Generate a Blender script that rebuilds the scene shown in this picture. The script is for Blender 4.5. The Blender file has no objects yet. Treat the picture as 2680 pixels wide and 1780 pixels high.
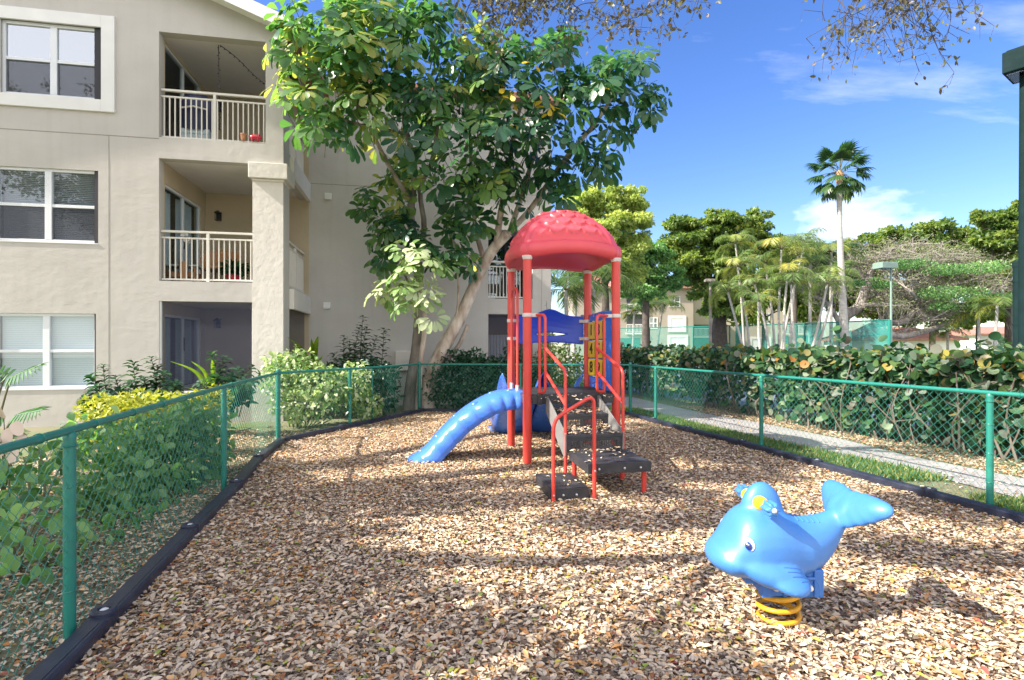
import bpy, bmesh, math, random
import numpy as np
from mathutils import Vector, Matrix, noise as mnoise
R = math.radians
random.seed(7); rng = np.random.default_rng(7)
SC = bpy.context.scene
COL = SC.collection
# ------------------------------------------------------------------ camera, sky, sun, exposure
F, CAMZ, HOR = 1400.0, 1.6, 903.0            # focal length in px of the 2680 px photograph, eye height, horizon row
cam_d = bpy.data.cameras.new('camera'); cam = bpy.data.objects.new('camera', cam_d); COL.objects.link(cam)
cam.location = (0, 0, CAMZ); cam.rotation_euler = (R(90), 0, 0)
cam_d.sensor_width = 36; cam_d.lens = 36 * F / 2680; cam_d.shift_y = 13 / 2680
cam_d.clip_start = .05; cam_d.clip_end = 2000
SC.camera = cam
SUN_EL = R(40); SUN_AZ = R(16.5); SUN_TO = Vector((-math.cos(SUN_EL)*math.cos(SUN_AZ), -math.cos(SUN_EL)*math.sin(SUN_AZ), math.sin(SUN_EL))).normalized()
world = bpy.data.worlds.new('World'); SC.world = world; world.use_nodes = True
def build_world():
    nt = world.node_tree; nt.nodes.clear(); N = nt.nodes.new; L = nt.links.new
    out = N('ShaderNodeOutputWorld'); bg = N('ShaderNodeBackground'); bg.inputs['Strength'].default_value = .13
    sky = N('ShaderNodeTexSky'); sky.sky_type = 'NISHITA'; sky.sun_disc = False
    sky.sun_elevation = SUN_EL; sky.sun_rotation = R(-90) - SUN_AZ; sky.air_density = 1.0; sky.dust_density = .6; sky.ozone_density = 2.2
    hs = N('ShaderNodeHueSaturation'); hs.inputs['Hue'].default_value = .516; hs.inputs['Saturation'].default_value = 1.27; hs.inputs['Value'].default_value = .86
    L(sky.outputs[0], hs.inputs['Color'])
    tc = N('ShaderNodeTexCoord'); sep = N('ShaderNodeSeparateXYZ'); L(tc.outputs['Generated'], sep.inputs[0])
    def math_(op, a, b=None, clamp=False):
        n = N('ShaderNodeMath'); n.operation = op; n.use_clamp = clamp
        for i, x in enumerate((a, b)):
            if x is None: continue
            if isinstance(x, (int, float)): n.inputs[i].default_value = x
            else: L(x, n.inputs[i])
        return n.outputs[0]
    # project the direction on a cloud layer
    zz = math_('ADD', math_('MAXIMUM', sep.outputs['Z'], 0), .12)
    px = math_('DIVIDE', sep.outputs['X'], zz); py = math_('DIVIDE', sep.outputs['Y'], zz)
    cmb = N('ShaderNodeCombineXYZ'); L(px, cmb.inputs[0]); L(py, cmb.inputs[1])
    mp = N('ShaderNodeMapping'); mp.inputs['Rotation'].default_value = (0, 0, R(38)); mp.inputs['Scale'].default_value = (.55, 1.9, 1); mp.inputs['Location'].default_value = (3.1, 1.7, 0)
    L(cmb.outputs[0], mp.inputs['Vector'])
    n1 = N('ShaderNodeTexNoise'); n1.inputs['Scale'].default_value = .75; n1.inputs['Detail'].default_value = 9; n1.inputs['Roughness'].default_value = .62; n1.inputs['Distortion'].default_value = .35
    L(mp.outputs[0], n1.inputs['Vector'])
    wisps = math_('MULTIPLY', math_('SUBTRACT', n1.outputs['Fac'], .605), 2.2, True)
    # a bank of cloud low on the right, behind the tall palm
    d = Vector((.64, 1, .222)).normalized()
    vs = N('ShaderNodeVectorMath'); vs.operation = 'SUBTRACT'; L(tc.outputs['Generated'], vs.inputs[0]); vs.inputs[1].default_value = d
    vm = N('ShaderNodeVectorMath'); vm.operation = 'MULTIPLY'; L(vs.outputs[0], vm.inputs[0]); vm.inputs[1].default_value = (4.4, 4.4, 13)
    vl = N('ShaderNodeVectorMath'); vl.operation = 'LENGTH'; L(vm.outputs[0], vl.inputs[0])
    n2 = N('ShaderNodeTexNoise'); n2.inputs['Scale'].default_value = 9; n2.inputs['Detail'].default_value = 8; n2.inputs['Roughness'].default_value = .58
    mp2 = N('ShaderNodeMapping'); mp2.inputs['Rotation'].default_value = (0, R(20), 0); mp2.inputs['Scale'].default_value = (.8, .8, 2.0); L(tc.outputs['Generated'], mp2.inputs['Vector']); L(mp2.outputs[0], n2.inputs['Vector'])
    bank = math_('MULTIPLY', math_('SUBTRACT', math_('ADD', math_('SUBTRACT', 1.0, vl.outputs['Value']), math_('MULTIPLY', n2.outputs['Fac'], 2.3)), 1.62), 1.1, True)
    # unseen bright broken cloud, added behind the photographer as neutral fill light
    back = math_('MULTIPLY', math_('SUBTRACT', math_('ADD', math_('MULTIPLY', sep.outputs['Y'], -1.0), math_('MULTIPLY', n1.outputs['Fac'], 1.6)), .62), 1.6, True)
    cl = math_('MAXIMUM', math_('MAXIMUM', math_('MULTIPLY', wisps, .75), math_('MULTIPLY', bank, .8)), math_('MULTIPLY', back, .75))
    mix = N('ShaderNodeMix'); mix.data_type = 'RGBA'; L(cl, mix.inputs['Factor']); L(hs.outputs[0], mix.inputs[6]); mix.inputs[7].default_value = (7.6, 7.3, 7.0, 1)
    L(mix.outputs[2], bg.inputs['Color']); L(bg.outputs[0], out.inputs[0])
build_world()
sun_d = bpy.data.lights.new('sun', 'SUN'); sun_d.energy = 5.0; sun_d.angle = R(.5); sun_d.color = (1, .93, .82)
sun = bpy.data.objects.new('sun', sun_d); COL.objects.link(sun); sun.location = (-20, 0, 20)
sun.rotation_euler = (-SUN_TO).to_track_quat('-Z', 'Y').to_euler()
SC.view_settings.view_transform = 'Standard'; SC.view_settings.look = 'None'; SC.view_settings.exposure = 1.34; SC.view_settings.gamma = 1
SC.cycles.max_bounces = 8; SC.cycles.transparent_max_bounces = 24; SC.cycles.use_denoising = True
try: SC.cycles.use_adaptive_sampling = True; SC.cycles.adaptive_threshold = .02
except Exception: pass
# ------------------------------------------------------------------ helpers
def at(u, v, Y): return Vector(((u - 1340) / F * Y, Y, CAMZ - (v - HOR) / F * Y))
def gnd(u, v, z=0):
    Y = (CAMZ - z) * F / (v - HOR); return Vector(((u - 1340) / F * Y, Y, z))
class MB:
    def __init__(s, M=None): s.v = []; s.f = []; s.m = []; s.M = M
    def add(s, vs, fs, mi=0):
        b = len(s.v)
        s.v += [tuple(s.M @ Vector(p)) if s.M else tuple(p) for p in vs]
        s.f += [tuple(b + i for i in f) for f in fs]; s.m += [mi] * len(fs); return s
    def box(s, x0, x1, y0, y1, z0, z1, mi=0):
        x0, x1 = sorted((x0, x1)); y0, y1 = sorted((y0, y1)); z0, z1 = sorted((z0, z1))
        return s.add([(x0,y0,z0),(x1,y0,z0),(x1,y1,z0),(x0,y1,z0),(x0,y0,z1),(x1,y0,z1),(x1,y1,z1),(x0,y1,z1)],
              [(0,3,2,1),(4,5,6,7),(0,1,5,4),(1,2,6,5),(2,3,7,6),(3,0,4,7)], mi)
    def tube(s, pts, r, n=8, mi=0, cap=True, closed=False):
        pts = [Vector(p) for p in pts]; k = len(pts)
        rs = r if isinstance(r, (list, tuple)) else [r] * k
        vs = []; up = None
        for i, p in enumerate(pts):
            a = pts[i-1] if (i > 0 or closed) else pts[i]; b = pts[(i+1) % k] if (i < k-1 or closed) else pts[i]
            t = (b - a).normalized() if (b - a).length > 1e-9 else Vector((0,0,1))
            if up is None:
                up = t.orthogonal().normalized()
            else:
                up = (up - t * up.dot(t)); up = up.normalized() if up.length > 1e-6 else t.orthogonal().normalized()
            w = t.cross(up)
            vs += [p + (up * math.cos(2*math.pi*j/n) + w * math.sin(2*math.pi*j/n)) * rs[i] for j in range(n)]
        fs = []
        for i in range(k if closed else k-1):
            i2 = (i+1) % k
            fs += [(i*n+j, i*n+(j+1) % n, i2*n+(j+1) % n, i2*n+j) for j in range(n)]
        if cap and not closed: fs += [tuple(range(n))[::-1], tuple((k-1)*n+j for j in range(n))]
        return s.add(vs, fs, mi)
    def lathe(s, c, prof, n=16, mi=0, axis='z'):
        vs = []
        for r, z in prof:
            for j in range(n):
                a = 2*math.pi*j/n; p = (r*math.cos(a), r*math.sin(a), z)
                if axis == 'y': p = (p[0], p[2], p[1])
                if axis == 'x': p = (p[2], p[0], p[1])
                vs.append((c[0]+p[0], c[1]+p[1], c[2]+p[2]))
        k = len(prof); fs = [(i*n+j, i*n+(j+1) % n, (i+1)*n+(j+1) % n, (i+1)*n+j) for i in range(k-1) for j in range(n)]
        fs += [tuple(range(n))[::-1], tuple((k-1)*n+j for j in range(n))]
        return s.add(vs, fs, mi)
    def grid(s, P, mi=0, closed=False):
        h, w = len(P), len(P[0]); vs = [p for row in P for p in row]
        fs = [(i*w+j, i*w+(j+1) % w, (i+1)*w+(j+1) % w, (i+1)*w+j) for i in range(h-1) for j in range(w if closed else w-1)]
        return s.add(vs, fs, mi)
    def build(s, name, mats, parent=None, smooth=False, bevel=0, solid=0):
        me = bpy.data.meshes.new(name); me.from_pydata(s.v, [], s.f)
        for m in (mats if isinstance(mats, (list, tuple)) else [mats]): me.materials.append(m)
        if len(me.materials) > 1: me.polygons.foreach_set('material_index', s.m)
        bm = bmesh.new(); bm.from_mesh(me); bmesh.ops.recalc_face_normals(bm, faces=bm.faces); bm.to_mesh(me); bm.free()
        if smooth:
            me.polygons.foreach_set('use_smooth', [True] * len(me.polygons))
            if hasattr(me, 'set_sharp_from_angle'): me.set_sharp_from_angle(angle=R(smooth if smooth > 1 else 40))
        o = bpy.data.objects.new(name, me); COL.objects.link(o)
        if parent: o.parent = parent
        if solid:
            md = o.modifiers.new('solid', 'SOLIDIFY'); md.thickness = solid; md.offset = 0
        if bevel:
            md = o.modifiers.new('bevel', 'BEVEL'); md.width = bevel; md.segments = 2; md.limit_method = 'ANGLE'
        return o
def tag(o, label=None, cat=None, group=None, kind=None):
    if label: o['label'] = label
    if cat: o['category'] = cat
    if group: o['group'] = group
    if kind: o['kind'] = kind
    return o
def thing(name, label, cat, loc=(0,0,0), rz=0, group=None):
    o = bpy.data.objects.new(name, None); COL.objects.link(o); o.empty_display_size = .2
    o.location = loc; o.rotation_euler = (0, 0, rz)
    return tag(o, label, cat, group)
# ------------------------------------------------------------------ materials
def mat(name, col, rough=.5, metal=0, bump=0, bscale=30, vary=0, vscale=4, spec=.5, vcol=None, coat=0, detail=4, stretch=None):
    m = bpy.data.materials.new(name); m.use_nodes = True; nt = m.node_tree; b = nt.nodes['Principled BSDF']; N = nt.nodes.new; L = nt.links.new
    b.inputs['Base Color'].default_value = (*col, 1); b.inputs['Roughness'].default_value = rough; b.inputs['Metallic'].default_value = metal
    b.inputs['Specular IOR Level'].default_value = spec; b.inputs['Coat Weight'].default_value = coat
    tc = N('ShaderNodeTexCoord'); src = tc.outputs['Object']
    if stretch:
        mp = N('ShaderNodeMapping'); mp.inputs['Scale'].default_value = stretch; L(src, mp.inputs['Vector']); src = mp.outputs[0]
    if vary:
        n = N('ShaderNodeTexNoise'); n.inputs['Scale'].default_value = vscale; n.inputs['Detail'].default_value = 6; L(src, n.inputs['Vector'])
        r = N('ShaderNodeMapRange'); r.inputs[1].default_value = .3; r.inputs[2].default_value = .7; L(n.outputs['Fac'], r.inputs[0])
        mx = N('ShaderNodeMix'); mx.data_type = 'RGBA'; L(r.outputs[0], mx.inputs['Factor'])
        c2 = vcol or tuple(c * (1 - vary) for c in col)
        mx.inputs[6].default_value = (*col, 1); mx.inputs[7].default_value = (*c2, 1); L(mx.outputs[2], b.inputs['Base Color'])
        rr = N('ShaderNodeMapRange'); rr.inputs[3].default_value = max(.03, rough-.08); rr.inputs[4].default_value = min(1, rough+.12); L(n.outputs['Fac'], rr.inputs[0]); L(rr.outputs[0], b.inputs['Roughness'])
    if bump:
        n = N('ShaderNodeTexNoise'); n.inputs['Scale'].default_value = bscale; n.inputs['Detail'].default_value = detail; L(src, n.inputs['Vector'])
        bp = N('ShaderNodeBump'); bp.inputs['Strength'].default_value = bump; bp.inputs['Distance'].default_value = .02; L(n.outputs['Fac'], bp.inputs['Height']); L(bp.outputs[0], b.inputs['Normal'])
    return m
def add_streaks(m, amt=.35):
    nt = m.node_tree; N = nt.nodes.new; L = nt.links.new; b = nt.nodes['Principled BSDF']; lk = b.inputs['Base Color'].links[0]; src = lk.from_socket
    tc = N('ShaderNodeTexCoord'); mp = N('ShaderNodeMapping'); mp.inputs['Scale'].default_value = (3.5, 3.5, .22); L(tc.outputs['Object'], mp.inputs['Vector'])
    n = N('ShaderNodeTexNoise'); n.inputs['Scale'].default_value = 1.6; n.inputs['Detail'].default_value = 7; L(mp.outputs[0], n.inputs['Vector'])
    r = N('ShaderNodeMapRange'); r.inputs[1].default_value = .48; r.inputs[2].default_value = .75; r.inputs[4].default_value = amt; L(n.outputs['Fac'], r.inputs[0])
    mx = N('ShaderNodeMix'); mx.data_type = 'RGBA'; mx.blend_type = 'MULTIPLY'; L(r.outputs[0], mx.inputs['Factor']); L(src, mx.inputs[6]); mx.inputs[7].default_value = (.62, .58, .53, 1); L(mx.outputs[2], b.inputs['Base Color'])
def leafmat(name, stops, transl=.35, rough=.42, tcol=None, spec=.5):
    m = bpy.data.materials.new(name); m.use_nodes = True; nt = m.node_tree; b = nt.nodes['Principled BSDF']; N = nt.nodes.new; L = nt.links.new
    at_ = N('ShaderNodeAttribute'); at_.attribute_name = 'rnd'
    cr = N('ShaderNodeValToRGB'); e = cr.color_ramp.elements
    while len(e) < len(stops): e.new(.5)
    for k, (p, c) in enumerate(stops): e[k].position = p; e[k].color = (*c, 1)
    L(at_.outputs['Fac'], cr.inputs[0]); L(cr.outputs[0], b.inputs['Base Color']); b.inputs['Roughness'].default_value = rough; b.inputs['Specular IOR Level'].default_value = spec
    if transl:
        t = N('ShaderNodeBsdfTranslucent'); g = N('ShaderNodeMix'); g.data_type = 'RGBA'; g.blend_type = 'MULTIPLY'; g.inputs['Factor'].default_value = 1
        L(cr.outputs[0], g.inputs[6]); g.inputs[7].default_value = (*(tcol or (2.2, 2.3, 1.0)), 1); L(g.outputs[2], t.inputs['Color'])
        mx = N('ShaderNodeMixShader'); mx.inputs[0].default_value = transl; L(b.outputs[0], mx.inputs[1]); L(t.outputs[0], mx.inputs[2])
        L(mx.outputs[0], nt.nodes['Material Output'].inputs[0])
    return m
def seethrough(name, col, alpha, rough=.8):
    m = bpy.data.materials.new(name); m.use_nodes = True; nt = m.node_tree; b = nt.nodes['Principled BSDF']; b.inputs['Base Color'].default_value = (*col, 1); b.inputs['Roughness'].default_value = rough
    t = nt.nodes.new('ShaderNodeBsdfTransparent'); mx = nt.nodes.new('ShaderNodeMixShader'); mx.inputs[0].default_value = alpha
    nt.links.new(t.outputs[0], mx.inputs[1]); nt.links.new(b.outputs[0], mx.inputs[2]); nt.links.new(mx.outputs[0], nt.nodes['Material Output'].inputs[0]); return m
def glassmat(name, refl=.5, tint=(.02,.025,.03)):
    m = bpy.data.materials.new(name); m.use_nodes = True; nt = m.node_tree; b = nt.nodes['Principled BSDF']; N = nt.nodes.new; L = nt.links.new
    g = N('ShaderNodeBsdfGlossy'); g.inputs['Roughness'].default_value = .02; g.inputs['Color'].default_value = (.9, .95, 1, 1)
    t = N('ShaderNodeBsdfTransparent'); t.inputs['Color'].default_value = (.8, .86, .88, 1)
    mx = N('ShaderNodeMixShader'); mx.inputs[0].default_value = refl; L(t.outputs[0], mx.inputs[1]); L(g.outputs[0], mx.inputs[2])
    n = N('ShaderNodeTexNoise'); n.inputs['Scale'].default_value = 1.3; bp = N('ShaderNodeBump'); bp.inputs['Strength'].default_value = .06; L(n.outputs['Fac'], bp.inputs['Height']); L(bp.outputs[0], g.inputs['Normal'])
    L(mx.outputs[0], nt.nodes['Material Output'].inputs[0]); return m
M = {}
M['stucco'] = mat('stucco', (.55, .525, .49), .9, bump=.3, bscale=5.5, vary=.09, vscale=1.1, spec=.2, detail=10, stretch=(1, 1, 1.35))
M['stucco_light'] = mat('stucco_light', (.72, .68, .62), .9, bump=.4, bscale=7, vary=.08, vscale=1.5, spec=.2)
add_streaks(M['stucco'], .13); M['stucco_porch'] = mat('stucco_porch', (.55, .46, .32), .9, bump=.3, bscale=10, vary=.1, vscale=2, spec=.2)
M['ceiling'] = mat('porch_ceiling', (.74, .70, .68), .9, bump=.15, bscale=30, vary=.06)
M['stucco_tan'] = mat('stucco_tan', (.36, .31, .26), .9, vary=.1, vscale=.6); M['stucco_cream'] = mat('stucco_cream', (.50, .45, .37), .9, vary=.1, vscale=.6)
M['white'] = mat('white_paint', (.78, .78, .76), .45, vary=.07, vscale=3)
M['rail'] = mat('cream_railing', (.72, .69, .62), .4, vary=.06, vscale=6)
M['seam'] = mat('stucco_joint', (.30, .27, .24), .9)
M['frame'] = mat('window_frame', (.75, .78, .82), .4, vary=.05)
M['glass'] = glassmat('window_glass', .42)
M['glass_dark'] = glassmat('door_glass', .11)
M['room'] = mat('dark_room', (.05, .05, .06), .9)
M['blind'] = mat('blind_slats', (.80, .85, .90), .6)
M['blind_dark'] = mat('blind_slats_grey', (.52, .54, .60), .6)
M['curtain'] = mat('curtain_cloth', (.85, .86, .9), .9, bump=.2)
M['screen'] = seethrough('porch_screen', (.045, .055, .11), .44)
M['roof_tile'] = mat('roof_tile', (.42, .20, .15), .8, bump=.6, bscale=12, vary=.3, vscale=3)
M['metal_dark'] = mat('dark_metal', (.025, .025, .03), .4)
M['red'] = mat('red_powder_coat', (.66, .06, .045), .32, vary=.12, vscale=5, bump=.02, bscale=60)
M['red_plastic'] = mat('red_plastic', (.70, .075, .095), .38, vary=.12, vscale=2.5, bump=.03, bscale=40)
M['blue'] = mat('blue_plastic', (.06, .19, .70), .24, vary=.12, vscale=4, bump=.03, bscale=40)
M['blue_deep'] = mat('deep_blue_plastic', (.018, .07, .60), .3, vary=.12, vscale=4)
M['yellow'] = mat('yellow_plastic', (.85, .55, .03), .35, vary=.1, vscale=8)
M['ink'] = mat('black_numeral', (.015, .013, .012), .5)
M['clamp'] = mat('cream_clamp', (.66, .60, .56), .4, vary=.08, vscale=20)
M['deck'] = mat('black_coated_deck', (.022, .023, .03), .5, bump=.15, bscale=60, vary=.35, vscale=9, vcol=(.042, .042, .046))
M['stringer'] = mat('grey_stringer', (.20, .195, .19), .55, vary=.2, vscale=6)
M['steel'] = mat('bolt_steel', (.6, .6, .6), .3, metal=.9)
M['timber'] = mat('black_plastic_timber', (.017, .021, .042), .4, bump=.1, bscale=50, vary=.3, vscale=7, vcol=(.035, .04, .06))
M['green'] = mat('green_vinyl', (.02, .20, .155), .34, vary=.15, vscale=12)
M['wire'] = mat('green_vinyl_wire', (.04, .25, .20), .38)
M['whale'] = mat('sky_blue_plastic', (.055, .205, .56), .38, vary=.1, vscale=5, bump=.05, bscale=120)
M['whale_dark'] = mat('mid_blue_plastic', (.045, .17, .52), .35, vary=.1, vscale=5)
M['spring'] = mat('yellow_spring_paint', (.72, .36, .015), .4, vary=.25, vscale=20)
M['cap'] = mat('white_cap', (.75, .75, .74), .35)
M['navy'] = mat('eye_navy', (.012, .02, .09), .2)
M['concrete'] = mat('path_concrete', (.33, .32, .315), .85, bump=.2, bscale=60, vary=.2, vscale=1.2)
M['bark'] = mat('pale_bark', (.70, .62, .53), .85, bump=.8, bscale=14, vary=.5, vscale=6, vcol=(.27, .19, .14), stretch=(1, 1, .35))
M['bark_grey'] = mat('grey_bark', (.38, .34, .30), .85, bump=.8, bscale=14, vary=.5, vscale=4, vcol=(.13, .11, .09), stretch=(1, 1, .5))
M['bark_dark'] = mat('dark_bark', (.10, .08, .065), .9, bump=.8, bscale=10, vary=.5, vscale=4)
M['palm_bark'] = mat('palm_bark', (.45, .42, .38), .8, bump=.5, bscale=8, vary=.3, vscale=3, stretch=(1, 1, 4))
M['stem'] = mat('green_brown_stem', (.12, .12, .06), .7)
M['wicker'] = mat('wicker', (.42, .22, .10), .6, bump=.5, bscale=90)
M['terracotta'] = mat('terracotta', (.55, .26, .14), .7, vary=.15)
M['pot_red'] = mat('red_glaze', (.55, .03, .06), .25)
M['cover'] = mat('navy_cover', (.02, .025, .07), .5, bump=.4, bscale=6)
M['pale_box'] = mat('pale_panel', (.45, .55, .58), .4)
M['soil'] = mat('soil', (.22, .16, .12), .95, bump=.7, bscale=30, vary=.5, vscale=12)
M['court'] = mat('court_paint', (.13, .17, .24), .8, vary=.15)
M['court_green'] = mat('court_fence_green', (.03, .16, .13), .5)
M['windscreen'] = seethrough('windscreen_fabric', (.02, .25, .22), .62)
M['lamp_green'] = mat('lamp_green', (.035, .20, .17), .4, vary=.15, vscale=6)
M['pole_dark'] = mat('dark_green_pole', (.005, .022, .023), .8, vary=.3, vscale=5, spec=.2)
M['pole_pale'] = mat('pale_green_pole', (.20, .29, .24), .5, vary=.2, vscale=3)
G_ = lambda *a: a
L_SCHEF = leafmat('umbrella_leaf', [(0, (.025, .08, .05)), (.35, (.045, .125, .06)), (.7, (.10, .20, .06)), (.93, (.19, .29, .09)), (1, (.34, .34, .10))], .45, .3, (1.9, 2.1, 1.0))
L_YEL = leafmat('yellow_leaf', [(0, (.60, .40, .02)), (1, (.72, .50, .04))], .3, .5, (1, 1, .6))
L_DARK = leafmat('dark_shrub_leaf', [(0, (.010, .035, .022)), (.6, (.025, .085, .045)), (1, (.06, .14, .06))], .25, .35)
L_MID = leafmat('mid_green_leaf', [(0, (.04, .11, .04)), (.45, (.10, .22, .08)), (.8, (.21, .36, .15)), (1, (.42, .50, .31))], .4, .4)
L_GOLD = leafmat('golden_leaf', [(0, (.16, .24, .03)), (.45, (.38, .42, .05)), (1, (.58, .56, .10))], .4, .5, (1.2, 1.2, .6))
L_VAR = leafmat('cream_edged_leaf', [(0, (.07, .17, .05)), (.35, (.17, .30, .09)), (.6, (.46, .55, .30)), (1, (.66, .69, .50))], .35, .4, (1.3, 1.4, .7))
L_GRAPE = leafmat('sea_grape_leaf', [(0, (.012, .05, .025)), (.35, (.03, .09, .04)), (.55, (.06, .14, .05)), (.68, (.12, .19, .06)), (.78, (.24, .30, .24)), (.88, (.15, .13, .10)), (.95, (.30, .27, .05)), (1, (.42, .18, .05))], .3, .5, (1.6, 1.6, .6), spec=.35)
L_LIME = leafmat('light_green_leaf', [(0, (.20, .28, .08)), (.5, (.32, .40, .13)), (1, (.52, .54, .22))], .55, .5, (1.7, 1.7, .9))
L_BROAD = leafmat('broad_tree_leaf', [(0, (.03, .07, .025)), (.35, (.08, .14, .035)), (.75, (.20, .26, .06)), (1, (.34, .36, .09))], .42, .45)
L_DRY = leafmat('dry_twig_leaf', [(0, (.10, .09, .06)), (.4, (.20, .19, .13)), (.7, (.22, .26, .11)), (1, (.18, .28, .08))], .25, .7, (1, 1, .8))
L_PALM = leafmat('palm_leaf', [(0, (.03, .08, .025)), (.5, (.09, .16, .04)), (.8, (.22, .26, .05)), (1, (.45, .33, .05))], .35, .4, (1.5, 1.5, .6))
L_PALMY = leafmat('yellowing_palm_leaf', [(0, (.08, .15, .05)), (.45, (.18, .27, .07)), (.8, (.36, .38, .08)), (1, (.48, .34, .06))], .35, .45, (1.4, 1.3, .6))
L_FAN = leafmat('fan_palm_leaf', [(0, (.02, .06, .025)), (.6, (.06, .13, .04)), (1, (.22, .24, .06))], .3, .35)
L_OAK = leafmat('oak_leaf', [(0, (.08, .075, .05)), (.4, (.13, .11, .07)), (.75, (.14, .17, .07)), (1, (.22, .15, .08))], .3, .5, (1.2, 1.2, .7))
L_LIT = leafmat('fallen_leaf', [(0, (.06, .04, .028)), (.12, (.17, .12, .085)), (.22, (.46, .37, .265)), (.62, (.66, .54, .405)), (.79, (.57, .36, .18)), (.925, (.46, .20, .055)), (.955, (.22, .06, .06)), (.985, (.38, .35, .06)), (1, (.19, .30, .05))], 0, .6, spec=.35)
L_GRASS = leafmat('grass_blade', [(0, (.04, .10, .02)), (.6, (.11, .20, .04)), (.9, (.26, .28, .09)), (1, (.4, .34, .16))], .3, .5)
L_STRAP = leafmat('strap_leaf', [(0, (.14, .30, .03)), (1, (.34, .46, .06))], .45, .4, (1.3, 1.4, .5))
# ------------------------------------------------------------------ leaves
def T_rhomb(w=.3, fold=.06, droop=.1):
    return np.array([(0,0,0),(.5,0,-fold*.3),(1,0,-droop),(.42,w,fold),(.42,-w,fold)]), [(0,1,2,3),(0,4,2,1)]
def T_full(w=.22, fold=.05, droop=.18):
    return np.array([(0,0,0),(.5,0,0),(1,0,-droop),(.22,w*.6,fold*.6),(.55,w,fold),(.85,w*.62,fold*.4-droop*.6),(.22,-w*.6,fold*.6),(.55,-w,fold),(.85,-w*.62,fold*.4-droop*.6)]), [(0,1,4,3),(1,2,5,4),(0,6,7,1),(1,7,8,2)]
def T_round(w=.52, cup=.08):
    a = [(.5 - .5*math.cos(t), w*math.sin(t), cup*abs(math.sin(t))) for t in np.linspace(0, 2*math.pi, 11)[:-1]]
    return np.array(a + [(.5, 0, 0)]), [(i, (i+1) % 10, 10) for i in range(10)]
def T_obov(w=.23, fold=.04, droop=.22):     # blunt, widest near the tip
    return np.array([(0,0,0),(.5,0,0),(.98,0,-droop),(.25,w*.45,fold*.5),(.65,w,fold-.05),(.92,w*.7,-droop*.75),(.25,-w*.45,fold*.5),(.65,-w,fold-.05),(.92,-w*.7,-droop*.75)]), [(0,1,4,3),(1,2,5,4),(0,6,7,1),(1,7,8,2)]
def unit(a): return a / np.maximum(np.linalg.norm(a, axis=1, keepdims=True), 1e-9)
def leaves(name, pos, d, n, size, tmpl, rnd, mats, parent=None, smooth=False):
    pos = np.asarray(pos, float); d = unit(np.asarray(d, float)); n = np.asarray(n, float)
    s = np.cross(n, d); bad = np.linalg.norm(s, axis=1) < 1e-4; s[bad] = np.cross(np.tile((1., .3, .2), (bad.sum(), 1)), d[bad]) if bad.any() else s[bad]
    s = unit(s); n = np.cross(d, s)
    tv, tf = tmpl; k = len(tv); cnt = len(pos); size = np.broadcast_to(np.asarray(size, float), (cnt,))
    V = pos[:, None, :] + size[:, None, None] * (tv[None, :, 0:1]*d[:, None, :] + tv[None, :, 1:2]*s[:, None, :] + tv[None, :, 2:3]*n[:, None, :])
    me = bpy.data.meshes.new(name)
    fl = np.concatenate([np.array(f) for f in tf]); fs = np.array([len(f) for f in tf])
    loops = (fl[None, :] + (np.arange(cnt) * k)[:, None]).ravel().astype(np.int32)
    tot = np.tile(fs, cnt).astype(np.int32); start = np.concatenate([[0], np.cumsum(tot)[:-1]]).astype(np.int32)
    me.vertices.add(cnt*k); me.vertices.foreach_set('co', V.ravel().astype(np.float32))
    me.loops.add(len(loops)); me.loops.foreach_set('vertex_index', loops)
    me.polygons.add(len(tot)); me.polygons.foreach_set('loop_start', start); me.polygons.foreach_set('loop_total', tot)
    me.update(calc_edges=True)
    a = me.attributes.new('rnd', 'FLOAT', 'POINT'); a.data.foreach_set('value', np.repeat(np.asarray(rnd, float), k).astype(np.float32))
    if smooth: me.polygons.foreach_set('use_smooth', [True]*len(me.polygons))
    me.materials.append(mats)
    o = bpy.data.objects.new(name, me); COL.objects.link(o)
    if parent: o.parent = parent
    return o
def rdir(n): return unit(rng.normal(size=(n, 3)))
def blobs_points(blobs, n, shell=.55):
    """points through the outer part of ellipsoids (cx,cy,cz,rx,ry,rz); returns position, outward direction, blob index"""
    vol = np.array([b[3]*b[4] + b[3]*b[5] + b[4]*b[5] for b in blobs]); idx = rng.choice(len(blobs), n, p=vol/vol.sum())
    B = np.array(blobs)[idx]; d = rdir(n); r = shell + (1-shell) * rng.random((n, 1))**.6
    return B[:, :3] + d * r * B[:, 3:6], unit(d / B[:, 3:6]), idx
def foliage(name, blobs, n, size, tmpl, m, parent=None, droop=.35, shell=.5, flat=.5, clump=.22):
    p, o, idx = blobs_points(blobs, n, shell)
    br = rng.random(len(blobs))[idx] * .35
    hz = rng.normal(size=(n, 3)); d = unit(o*.8 + hz*.7 + np.array((0, 0, -droop)))
    nn = unit(o*.5 + rng.normal(size=(n, 3))*.45 + np.array((0, 0, flat)))
    rnd = np.clip(br + rng.random(n)*.65, 0, 1)
    return leaves(name, p, d, nn, size*(.65 + .7*rng.random(n)), tmpl, rnd, m, parent)
def smoothpath(pts, n=5):
    pts = [Vector(p) for p in pts]; out = []
    for i in range(len(pts)-1):
        p0 = pts[max(i-1, 0)]; p1 = pts[i]; p2 = pts[i+1]; p3 = pts[min(i+2, len(pts)-1)]
        for k in range(n):
            t = k/n; out.append(.5*((2*p1) + (p2-p0)*t + (2*p0-5*p1+4*p2-p3)*t*t + (3*p1-p0-3*p2+p3)*t**3))
    return out + [pts[-1]]
def limb(mb, pts, r0, r1, n=8, sub=4):
    q = smoothpath(pts, sub); k = len(q); mb.tube(q, [r0 + (r1-r0)*i/(k-1) for i in range(k)], n); return q
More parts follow.
